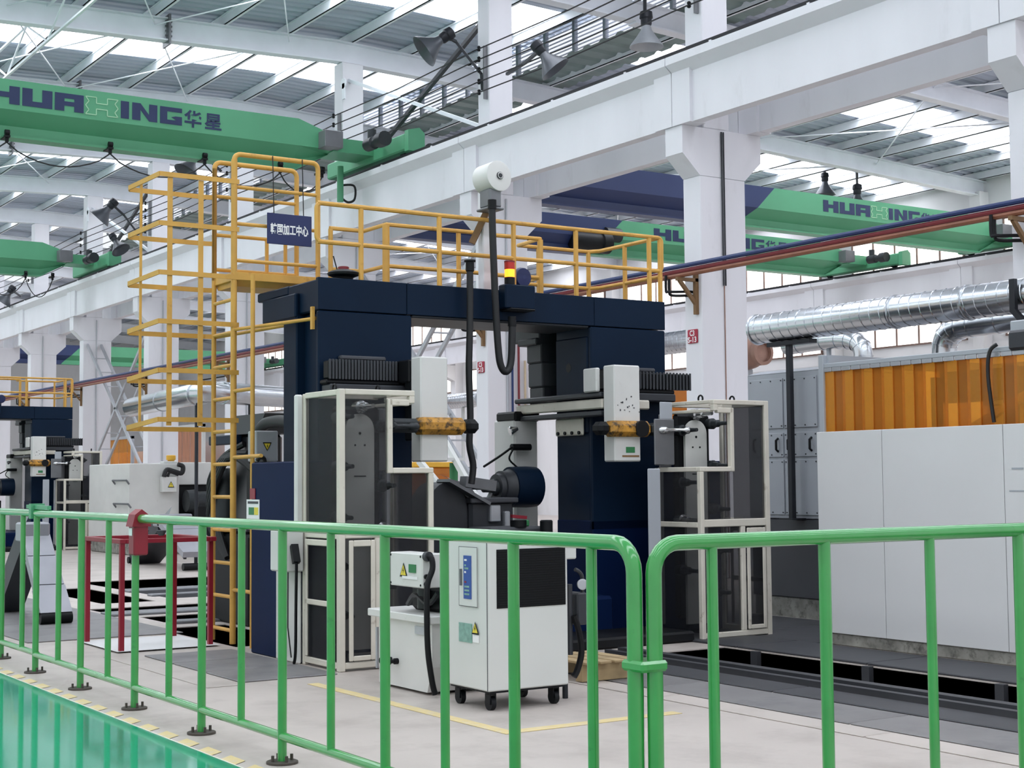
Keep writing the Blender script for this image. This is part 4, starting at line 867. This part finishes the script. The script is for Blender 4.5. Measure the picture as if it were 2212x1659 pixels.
eb = obj('electrical_box', MB().rbox(-9.695, -9.222, 5.25, 5.42, .745, .985, .008), 'machine_white', TK)
warn(eb, UY(872, 1232, 5.248), (1, 0, 0), (0, 0, 1), .085)
obj('green_sticker', MB().box(UY(884, 1228, 5.25).x, UY(899, 1228, 5.25).x, 5.244, 5.249, UY(890, 1237, 5.25).z, UY(890, 1219, 5.25).z), 'label_green', eb)
obj('box_text', MB().box(UY(870, 1247, 5.25).x, UY(902, 1247, 5.25).x, 5.244, 5.249, UY(886, 1251, 5.25).z, UY(886, 1245, 5.25).z), 'text_white', eb)
for x in (-9.68, -9.245):
    for z in (.765, .965): obj('box_screw', MB().lathe((x, 5.25, z), (0, -1, 0), [(0, .008), (.004, .008)], 8), 'black', eb)
hp = [UX(921, 1202, -9.2), UX(932, 1206, -9.17), UX(934, 1230, -9.15), UX(924, 1260, -9.14), UX(922, 1300, -9.12), UX(924, 1400, -9.11), UX(933, 1470, -9.1), UX(940, 1500, -9.1)]
obj('flexible_hose', MB().tube(smooth_path(hp, 5), .021, 10), 'black', TK)
obj('hose_fittings', MB().lathe(UX(921, 1202, -9.222), (1, 0, 0), [(0, .035), (.04, .035)], 12), 'charcoal', eb)
for k, zz in enumerate((1246, 1262)): obj('cable_gland', MB().lathe(UX(920, zz, -9.222), (1, 0, 0), [(0, .018), (.02, .018)], 10), 'black', eb)
hp = [(-8.9, 6.05, .9), (-8.5, 6.1, .75), (-8.4, 6.08, .4), (-8.5, 6.05, .1), (-8.7, 6.0, .04)]
hb = thing('hose_manifold', (-8.7, 6.15, 0), 'tangle of hoses, valves and a gauge right of the chiller', 'hoses')
obj('hose', MB().tube(smooth_path([UX(1240, 1330, -8.45), UX(1252, 1370, -8.45), UX(1256, 1410, -8.45), UX(1248, 1445, -8.45), UX(1240, 1462, -8.45)], 5), .022, 8), 'black', hb)
obj('hose', MB().tube(smooth_path([UX(1242, 1230, -8.5), UX(1252, 1236, -8.5), UX(1258, 1250, -8.5), UX(1258, 1290, -8.5)], 5), .014, 8), 'charcoal', hb)
obj('gauge', MB().lathe(UX(1256, 1262, -8.46), (1, -.2, 0), [(0, .035), (.02, .038), (.022, .03)], 18), 'steel_light', hb)
obj('valve_block', MB().rbox(-8.62, -8.46, UX(1240, 1310, -8.5).y, UX(1262, 1310, -8.5).y, .5, .72, .01).cyl((-8.5, 6.0, .3), (-8.5, 6.0, .78), .02, 8), 'charcoal', hb)
obj('stand_pipe', MB().cyl((-8.55, 5.99, 0), (-8.55, 5.99, .55), .02, 8), 'dark_metal', hb)
pl = thing('wooden_pallet', (-9.4, 6.75, 0), 'small wooden slatted pallet behind the chiller', 'pallet')
for i in range(4): obj('slat', MB().rbox(-9.65, -9.0, 6.5+.13*i, 6.6+.13*i, .14, .16, .004), 'pallet_wood', pl)
for x in (-9.6, -9.1): obj('runner', MB().box(x-.04, x+.04, 6.5, 6.99, .014, .14), 'pallet_wood', pl)
# ================================================================== RED STAND
RS = thing('red_stand', (-13.65, 4.85, 0), 'red welded table frame behind the fence left of the ladder', 'stand')
for x, y in ((-13.15, 4.42), (-14.13, 4.42), (-13.2, 5.27), (-14.13, 5.27)): obj('leg', MB().rbox(x-.022, x+.022, y-.022, y+.022, .012, .98, .004), 'red', RS)
for a in ((-14.16, -13.12, 4.392, 4.448), (-14.16, -13.12, 5.242, 5.298), (-14.16, -14.10, 4.448, 5.242), (-13.178, -13.122, 4.448, 5.242)): obj('top_bar', MB().rbox(a[0], a[1], a[2], a[3], .96, 1.0, .004), 'red', RS)
obj('base_plate', MB().rbox(-14.2, -13.1, 4.37, 5.33, .0125, .016, .001), 'panel_white', RS)
for x, y in ((-13.95, 4.9), (-13.75, 5.0)): obj('small_cup', MB().lathe((x, y, 1.0), (0, 0, 1), [(0, .02), (.01, .03), (.05, .05), (.052, .045)], 14), 'plinth_grey', base=(x, y, 1.0), label='small grey cup resting on the red stand, %s one' % ('left' if x < -13.9 else 'right'), cat='cup')
# ================================================================== CURTAIN BOOTH, CABINET, DUCTS (right)
def build_booth(label):
    t = thing('curtain_booth', (-7.5, 10.6, 0), label, 'booth', 'white booths with amber strip curtains')
    obj('plinth', MB().rbox(-9.95, -3.6, 9.82, 9.95, 0, .11, .01), 'plinth_dirty', t)
    xs = [-9.96, -9.172, -7.889, -6.606, -5.32, -4.04]
    for a, b in zip(xs, xs[1:]): obj('wall_panel', MB().rbox(a+.003, b-.003, 9.8, 9.84, .11, 1.908, .003), 'panel_white', t)
    for y in (9.84, 10.42, 11.0, 11.58): obj('end_panel', MB().rbox(-9.97, -9.93, y, y+.57, .11, 1.9, .003), 'panel_white', t)
    obj('back_panel', MB().box(-9.95, -4, 12.15, 12.2, 0, 2.2), 'panel_white', t)
    fr = obj('steel_frame', MB().rbox(-10.04, -9.98, 9.92, 9.98, 0, 2.62, .004), 'cabinet_grey', t)
    obj('track', MB().rbox(-10.03, -4.0, 9.93, 9.97, 2.5, 2.54, .004), 'cabinet_grey', fr)
    obj('top_channel', MB().box(-10.02, -9.95, 9.97, 12.1, 2.52, 2.62), 'cabinet_grey', fr); obj('top_channel', MB().box(-8.62, -5.0, 11.2, 11.3, 2.62, 2.74), 'cabinet_grey', fr)
    obj('top_channel', MB().box(-9.95, -4, 12.08, 12.15, 2.2, 2.6), 'cabinet_grey', fr); obj('cross_beam', MB().rbox(-7.95, -7.55, 10.0, 12.1, 2.56, 2.75, .01), 'cabinet_grey', fr)
    obj('inner_brace', MB().bar((-8.9, 10.6, 1.9), (-7.7, 10.6, 2.45), .06, .06), 'steel_light', fr)
    obj('inner_lintel', MB().box(-9.9, -4, 11.4, 11.46, 2.2, 2.5), 'plinth_grey', fr)
    obj('inner_post', MB().box(-9.0, -8.9, 11.2, 11.3, 0, 2.5).box(-9.4, -9.35, 10.7, 10.8, 0, 2.4), 'plinth_grey', fr)
    w = .118; n = int(6.0/w); srcs = [None, None]; pk = None
    for i in range(n):
        x = -10.0+w*i; j = i % 2
        if srcs[j] is None:
            srcs[j] = obj('curtain_strip', MB().box(x, x+.135, 9.945+.012*j, 9.949+.012*j, 1.62, 2.47), ('amber', 'amber_dim')[j], t); sx = x
        else: inst('curtain_strip', srcs[j], t, (w*(i-j), 0, 0))
        if pk is None: pk = obj('strip_clip', MB().rbox(x+.005, x+.11, 9.93, 9.944, 2.462, 2.5, .003), 'steel_light', t)
        else: inst('strip_clip', pk, t, (w*i, 0, 0))
    obj('hanging_cable', MB().tube(smooth_path([(-8.0, 9.9, 2.56), (-8.06, 9.88, 2.5), (-8.08, 9.88, 2.3), (-8.05, 9.9, 1.93)], 5), .016, 6), 'cable', t)
    obj('cable_block', MB().rbox(-7.9, -7.6, 9.9, 10.1, 2.5, 2.66, .02), 'charcoal', t)
    return t
B1 = build_booth('white panelled booth with amber strip curtain filling the right side')
obj('panel_marks', MB().box(UY(2185, 1012, 9.796).x, UY(2210, 1012, 9.796).x, 9.797, 9.7995, UY(2200, 1014, 9.796).z, UY(2200, 1010, 9.796).z).box(UY(2180, 1060, 9.796).x, UY(2212, 1060, 9.796).x, 9.797, 9.7995, UY(2200, 1062, 9.796).z, UY(2200, 1059, 9.796).z), 'cabinet_grey', B1)
def build_duct(label, x0, x1, y, z, r, group='silver ventilation ducts', post=True, elbow=True):
    t = thing('ventilation_duct', ((x0+x1)/2, y, z-r), label, 'duct', group)
    b = obj('duct_pipe', MB().lathe((x0, y, z), (1, 0, 0), [(0, .02), (.001, r*.97), (.02, r), (x1-x0, r)], 40), 'duct', t)
    P = []; n = int((x1-x0)/.13*14)
    for k in range(n+1):
        a = 2*math.pi*k/14; P.append((x0+.05+(x1-x0-.06)*k/n, y+(r+.002)*math.cos(a), z+(r+.002)*math.sin(a)))
    obj('spiral_seam', MB().tube(P, .0045, 5), 'duct', b)
    for xx in (x0+.005, x0+2.0, x0+2.9): obj('duct_collar', MB().lathe((xx, y, z), (1, 0, 0), [(0, r+.003), (.004, r+.012), (.02, r+.012), (.024, r+.003)], 36), 'duct', b)
    return t
D1 = build_duct('large silver spiral duct above the booth at right', -12.26, -4.0, 11.2, 3.115, .158)
ps = obj('support_post', MB().rbox(-11.79, -11.73, 11.17, 11.23, 1.06, 2.93, .005), 'dark_metal', D1)
obj('support_arm', MB().rbox(-12.05, -11.4, 11.14, 11.26, 2.905, 2.95, .005), 'dark_metal', ps); obj('support_plate', MB().box(-11.86, -11.66, 11.1, 11.3, 1.055, 1.07), 'dark_metal', ps)
xx = UY(2185, 640, 11.0).x
hg = obj('hanger', MB().rbox(xx-.03, xx+.03, 11.0, 11.05, 2.95, 3.25, .004).bar((xx, 11.02, 2.97), (xx+.35, 11.02, 2.6), .05, .05), 'dark_metal', D1)
E = thing('duct_elbow', (-9.4, 12.3, 2.3), 'crinkled silver duct elbow rising from the booth roof at right', 'duct', 'silver ventilation ducts')
P = smooth_path([UY(2040, 790, 12.0), UY(2042, 740, 12.0), UY(2062, 712, 12.0), UY(2110, 700, 12.0), UY(2250, 683, 12.0)], 8)
obj('elbow_pipe', MB().tube(P, .125, 22), 'duct', E)
for k in range(3, len(P)-1, 4): obj('elbow_seam', MB().tube([P[k]-(P[k+1]-P[k]).normalized()*.006, P[k]+(P[k+1]-P[k]).normalized()*.006], .132, 22), 'duct', E)
E = thing('duct_elbow', (-11, 13, 2.3), 'brownish silver duct bend behind the large duct near the grey cabinet', 'duct', 'silver ventilation ducts')
obj('elbow_leg', MB().cyl((UY(1790, 735, 13).x, 13, 0), (UY(1790, 735, 13).x, 13, UY(1790, 735, 13).z-.08), .03, 8), 'cabinet_grey', E)
P = smooth_path([UY(1700, 748, 13), UY(1790, 735, 13), UY(1838, 735, 13), UY(1862, 752, 13), UY(1866, 800, 13)], 8)
obj('elbow_pipe', MB().tube(P, .11, 20), 'duct', E)
for k in range(3, len(P)-1, 4): obj('elbow_seam', MB().tube([P[k]-(P[k+1]-P[k]).normalized()*.006, P[k]+(P[k+1]-P[k]).normalized()*.006], .117, 20), 'duct', E)
c = UY(1612, 765, 17)
E = thing('exhaust_fan', (c.x, 17, 0), 'round rust-toned exhaust fan just right of the large column', 'fan')
obj('fan_casing', MB().lathe(c, (1, 0, 0), [(-.5, .27), (0, .27), (.15, .25), (.3, .2), (.32, .18)], 24), 'duct_rust', E)
obj('fan_ring', MB().lathe(c+Vector((.33, 0, 0)), (1, 0, 0), [(0, .2), (.005, .215), (.1, .215), (.105, .16), (.04, .15), (.03, .02)], 24), 'duct_rust', E)
obj('fan_stand', MB().rbox(c.x-.4, c.x, 16.85, 17.15, 0, c.z-.25, .01), 'cabinet_grey', E)
GC = thing('grey_cabinet', (-12.0, 11.7, 0), 'pale grey filter cabinet with black handles between column and booth', 'cabinet')
obj('cabinet_base', MB().rbox(-12.5, -11.3, 11.32, 12.8, 0, .22, .01), 'plinth_dirty', GC); obj('cabinet_plinth', MB().rbox(-12.52, -11.38, 11.31, 12.8, .22, 1.055, .01), 'plinth_grey', GC)
obj('cabinet_body', MB().rbox(-12.54, -11.42, 11.3, 12.8, 1.06, 2.63, .008), 'cabinet_grey', GC)
def cpanel(x0, x1, z0, z1, nm='access_panel'):
    p = obj(nm, MB().rbox(x0, x1, 11.285, 11.30, z0, z1, .003), 'cabinet_grey', GC)
    k = max(2, round((x1-x0)/.16))
    for i in range(k+1):
        for z in (z0+.025, z1-.025): obj('panel_bolt', MB().lathe((x0+.02+(x1-x0-.04)*i/k, 11.285, z), (0, -1, 0), [(0, .008), (.006, .008)], 6), 'charcoal', p)
    return p
cpanel(-12.49, -11.97, 2.03, 2.57); cpanel(-11.95, -11.46, 2.03, 2.57)
for a, b in ((-12.49, -11.97), (-11.95, -11.46)):
    p = cpanel(a, b, 1.72, 1.98, 'access_door')
    for x in (a+.08, b-.08): obj('door_handle', MB().tube([(x, 11.285, 1.78), (x, 11.255, 1.80), (x, 11.255, 1.90), (x, 11.285, 1.92)], .013, 8), 'black', p)
    cpanel(a, b, 1.1, 1.69)
obj('roof_cover', MB().prism([(11.3, 2.63), (12.8, 2.63), (12.8, 2.72), (11.5, 2.68)], 'x', -12.54, -11.42), 'cabinet_grey', GC)
p0, p1 = UY(1060, 783, 17), UY(1570, 735, 17)
D3 = build_duct('silver duct seen through and right of the gantry opening', p0.x, c.x-.52, 17, (p0.z+p1.z)/2, .2)
for xx in (p0.x+.4, c.x-1): obj('duct_leg', MB().cyl((xx, 17, 0), (xx, 17, p0.z-.18), .04, 8), 'cabinet_white', D3)
D2 = thing('ventilation_duct', (-28, 11, 2.9), 'silver duct with a bend seen behind the yellow ladder', 'duct', 'silver ventilation ducts')
P = [UZ(285, 880, 3.11), UZ(352, 866, 3.11), UZ(425, 851, 3.11), UZ(450, 847, 3.12), UZ(480, 848, 3.12), UZ(540, 853, 3.12), UZ(640, 860, 3.12)]
obj('duct_pipe', MB().tube(P, .2, 28), 'duct', D2)
for k in (1, 2, 4): obj('duct_collar', MB().tube([P[k]-(P[k+1]-P[k]).normalized()*.02, P[k]+(P[k+1]-P[k]).normalized()*.02], .212, 28), 'duct', D2)
for q in (P[2], P[5]): obj('duct_leg', MB().cyl((q.x, q.y, 0), (q.x, q.y, q.z-.18), .035, 8), 'dark_metal', D2)
D4 = build_duct('small silver duct stub left of the pipes in the gantry opening', UY(940, 872, 21).x, UY(1040, 860, 21).x, 21, UY(990, 866, 21).z, .2)
obj('duct_leg', MB().cyl((UY(1000, 866, 21).x, 21, 0), (UY(1000, 866, 21).x, 21, D4.location.z+.05), .05, 8), 'cabinet_white', D4)
AC = thing('amber_screen', (-19, 16.6, 0), 'amber strip screen glimpsed between gantry and large column', 'screen')
p0, p1 = UY(1375, 832, 16.6), UY(1540, 826, 16.6)
obj('screen_sheet', MB().box(p0.x, p1.x, 16.6, 16.62, 1.2, p0.z), 'amber_dim', AC); obj('screen_back', MB().box(p0.x, p1.x, 16.8, 16.84, 0, 2.4), 'terracotta', AC); obj('screen_rail', MB().rbox(p0.x-.1, p1.x+.1, 16.57, 16.65, p0.z, p0.z+.05, .005), 'cabinet_grey', AC)
obj('screen_post', MB().box(p1.x, p1.x+.06, 16.58, 16.64, 0, p0.z), 'cabinet_grey', AC)
def far_screen(px0, px1, pt, mname, label, Y=17.2, n=10, frame='cabinet_white'):
    a, b = UY(px0, pt, Y), UY(px1, pt, Y); w = (b.x-a.x)/n; zt = a.z
    t = thing('strip_screen', ((a.x+b.x)/2, Y, 0), label, 'screen', 'far strip screens')
    s0 = None
    for i in range(n):
        if s0 is None: s0 = obj('curtain_strip', MB().box(a.x, a.x+w*.97, Y, Y+.01, .4, zt), mname, t)
        else: inst('curtain_strip', s0, t, (w*i, .014*(i % 2), 0))
    for x in (a.x-.12, b.x+.02): obj('screen_post', MB().rbox(x, x+.1, Y-.04, Y+.06, 0, zt+.1, .005), frame, t)
    obj('screen_rail', MB().rbox(a.x-.12, b.x+.12, Y-.04, Y+.06, zt, zt+.1, .005), frame, t)
    obj('screen_back', MB().box(a.x-.1, b.x+.1, Y+.9, Y+.94, 0, zt-.4), 'panel_white', t)
    return t
far_screen(352, 437, 930, 'terracotta', 'terracotta strip curtain in a white frame behind the ladder cage')
far_screen(196, 284, 955, 'amber', 'bright amber strip screen left of the column behind the ladder', frame='cabinet_grey')
# ---- orange bin, A-frame and green post seen through the gantry
OB = thing('orange_bin', (-20.2, 11.6, 0), 'orange bin with crossed braces seen through the gantry opening', 'bin')
obj('bin_body', MB().rbox(-20.6, -20.0, 11.25, 11.95, .25, 1.70, .02), 'amber_dim', OB); obj('bin_lining', MB().rbox(-20.55, -20.05, 11.3, 11.9, .3, 1.6, .02), 'button_yellow', OB)
obj('bin_rim', MB().rbox(-20.63, -19.97, 11.22, 11.98, 1.70, 1.78, .01), 'button_yellow', OB); obj('bin_feet', MB().box(-20.6, -20.5, 11.25, 11.95, 0, .25).box(-20.1, -20.0, 11.25, 11.95, 0, .25), 'orange_arm', OB)
AF = thing('a_frame', (-18.3, 10.8, 0), 'white slanted step frame on a green post inside the gantry opening', 'frame')
q = [UY(905, 995, 10.6), UY(950, 1050, 10.6), UY(962, 955, 10.6), UY(1012, 1045, 10.6)]
obj('slanted_bar', MB().bar(q[0], q[1]+(q[1]-q[0])*2.4, .06, .09), 'cabinet_white', AF); obj('slanted_bar', MB().bar(q[2], q[3]+(q[3]-q[2])*1.4, .06, .08), 'cabinet_white', AF); obj('tread', MB().bar(UY(958, 992, 10.6), UY(985, 992, 10.6), .3, .04), 'cabinet_white', AF)
g_ = UY(980, 1000, 10.75); obj('green_post', MB().cyl((g_.x, 10.75, 0), (g_.x, 10.75, g_.z), .06, 14), 'label_green', AF)
# ================================================================== LEFT BACKGROUND: white cabinet with motor, conveyors, hydraulics behind the ladder
WC = thing('white_control_unit', (-31, 11.3, 0), 'large white machine enclosure with motor and hoses at left behind the fence', 'enclosure')
obj('enclosure_base', MB().rbox(-33.1, -30.5, 10.42, 14.1, 0, .25, .02), 'plinth_dirty', WC)
obj('enclosure_body', MB().rbox(-33.2, -30.56, 10.4, 11.5, .25, 1.905, .015), 'machine_white', WC); obj('enclosure_rear', MB().rbox(-33.2, -30.75, 11.5, 14.0, 1.45, 1.93, .015), 'machine_white', WC)
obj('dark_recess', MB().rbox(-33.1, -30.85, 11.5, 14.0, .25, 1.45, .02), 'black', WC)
for (px, py, w) in ((248, 1038, 30), (250, 1088, 32)):
    p, q = UY(px, py, 10.39), UY(px+w, py, 10.39); obj('grab_handle', MB().tube([(p.x, 10.4, p.z-.08), (p.x, 10.34, p.z), (q.x, 10.34, p.z), (q.x, 10.4, p.z-.08)], .02, 6), 'grey_metal', WC)
pb = UX(363, 1045, -30.5)
jb = obj('junction_box', MB().rbox(-30.56, -30.38, UX(347, 1045, -30.5).y, UX(378, 1045, -30.5).y, UX(360, 1063, -30.5).z, UX(360, 1030, -30.5).z, .01), 'machine_white', WC)
warn(jb, (-30.376, pb.y+.02, pb.z-.02), (0, 1, 0), (0, 0, 1), .11)
obj('hose', MB().tube(smooth_path([UX(354, 1030, -30.4), UX(360, 1015, -30.4), UX(375, 1018, -30.4), UX(392, 1022, -30.4), UX(395, 1008, -30.4), UX(384, 1003, -30.4)], 5), .05, 8).tube(smooth_path([UX(362, 1030, -30.4), UX(368, 1020, -30.4), UX(385, 1026, -30.4)], 5), .03, 6), 'cable', WC)
c = UX(420, 1082, -30.4)
mo = obj('drive_motor', MB().lathe((-30.4, c.y-.2, c.z), (0, 1, 0), [(0, .14), (.01, .23), (.2, .24), (.22, .2), (.7, .2), (.72, .12)], 22), 'motor_dark', WC)
obj('motor_foot', MB().rbox(-30.6, -30.25, c.y-.05, c.y+.35, .25, c.z-.12, .01), 'black', mo)
yb = UX(373, 992, -30.6); obj('yellow_button', MB().lathe((-30.7, yb.y, 1.93), (0, 0, 1), [(0, .07), (.04, .07), (.05, .1), (.14, .1), (.15, .08)], 16), 'button_yellow', WC); obj('button_box', MB().rbox(-30.8, -30.58, yb.y-.2, yb.y+.1, 1.905, 1.95, .01), 'cabinet_white', WC)
def conveyor(label, Y, w, foot, apex, tail, m1='conveyor_grey'):
    t = thing('chip_conveyor', (apex[0], Y, 0), label, 'conveyor', 'inclined chip conveyors')
    A, F, Tl = Vector((apex[0], Y, apex[1])), Vector((foot[0], Y, foot[1])), Vector((tail[0], Y, tail[1]))
    d = F-A
    for k, (u0, u1) in enumerate(((0, .3), (.31, .66), (.67, 1))):
        obj('ramp_cover', MB().bar(A+d*u0, A+d*u1, w*(1+.06*k), .10), m1, t)
    obj('ramp_head', MB().rbox(apex[0]-.25, apex[0]+.08, Y-w/2, Y+w/2, apex[1]-.08, apex[1]+.14, .02), m1, t)
    obj('support_leg', MB().bar(A+Vector((-.1, 0, -.02)), Tl, w*.9, .26), 'charcoal', t); obj('inner_leg', MB().bar(A+Vector((-.05, -w*.1, -.2)), A+d*.72+Vector((-.25, -w*.1, -.2)), .05, .12), 'plinth_grey', t)
    obj('foot_roller', MB().cyl((F.x, Y-w*.56, .075), (F.x, Y+w*.56, .075), .062, 16), 'black', t)
    obj('tail_wheel', MB().cyl((Tl.x, Y-w*.5, .075), (Tl.x, Y+w*.5, .075), .062, 16), 'black', t)
    obj('head_flap', MB().add([(apex[0]-.2, Y-.1, apex[1]+.14), (apex[0], Y-.1, apex[1]+.14), (apex[0]-.08, Y, apex[1]+.3)], [(0, 1, 2)]), 'grey_metal', t)
conveyor('grey inclined chip conveyor behind the fence near the left edge', 4.72, .3, (-16.17, .1), (-17.0, .93), (-18.05, .12))
conveyor('farther grey chip conveyor between the red stand and the ladder', 9.6, .62, (-24.4, .28), (-25.75, .80), (-27.3, .12))
HY = thing('hydraulic_unit', (-15, 6.6, 0), 'black hydraulic unit with hoses standing behind the yellow ladder', 'hydraulic unit')
obj('tank_block', MB().rbox(-15.6, -14.6, 6.25, 6.9, 0, .95, .03), 'black', HY); obj('pump_column', MB().rbox(-15.2, -14.75, 6.3, 6.7, .95, 2.0, .03), 'black_gloss', HY)
obj('top_hopper', MB().prism([(-15.0, 2.0), (-14.4, 2.0), (-14.2, 2.2), (-15.0, 2.2)], 'y', 6.25, 6.7), 'charcoal', HY)
obj('accumulator', MB().lathe((-15.35, 6.3, .95), (0, 0, 1), [(0, .05), (.02, .12), (.5, .13), (.62, .1), (.7, .05)], 18), 'motor_dark', HY)
obj('reservoir', MB().rbox(-15.9, -15.4, 6.3, 6.6, .55, .9, .02), 'grey_metal', HY)
for k in range(4): obj('hose', MB().tube(smooth_path([(-14.8+.1*k, 6.28, 1.9-.1*k), (-15.1+.05*k, 6.16, 1.75), (-15.45, 6.15, 1.45-.1*k), (-15.3, 6.2, 1.0-.05*k), (-15.1, 6.22, .7)], 5), .035, 8), 'cable', HY)
obj('support_bracket', MB().rbox(-15.6, -14.9, 6.2, 6.3, 1.9, 2.0, .01), 'blue', HY)
EB = thing('electrical_box', (-13.45, 5.95, 0), 'grey electrical box with yellow warning triangle behind the ladder side rail', 'electrical box')
p, q = UX(553, 930, -13.4), UX(601, 997, -13.4)
obj('box_body', MB().rbox(-13.6, -13.4, p.y, q.y, q.z, p.z, .01), 'cabinet_grey', EB)
warn(EB, UX(577, 964, -13.397), (0, 1, 0), (0, 0, 1), .07, True)
obj('box_stand', MB().rbox(-13.56, -13.44, p.y+.08, q.y-.08, -.5, q.z, .01), 'dark_metal', EB)
obj('box_hose', MB().tube(smooth_path([UX(555, 995, -13.38), UX(562, 988, -13.36), UX(570, 990, -13.36), UX(573, 1003, -13.38)], 5), .02, 8), 'cable', EB)
obj('hose_bundle', MB().tube(smooth_path([UY(560, 930, 6.1), UY(575, 915, 6.1), UY(600, 910, 6.1), UY(625, 912, 6.1)], 5), .06, 10), 'cable', HY)
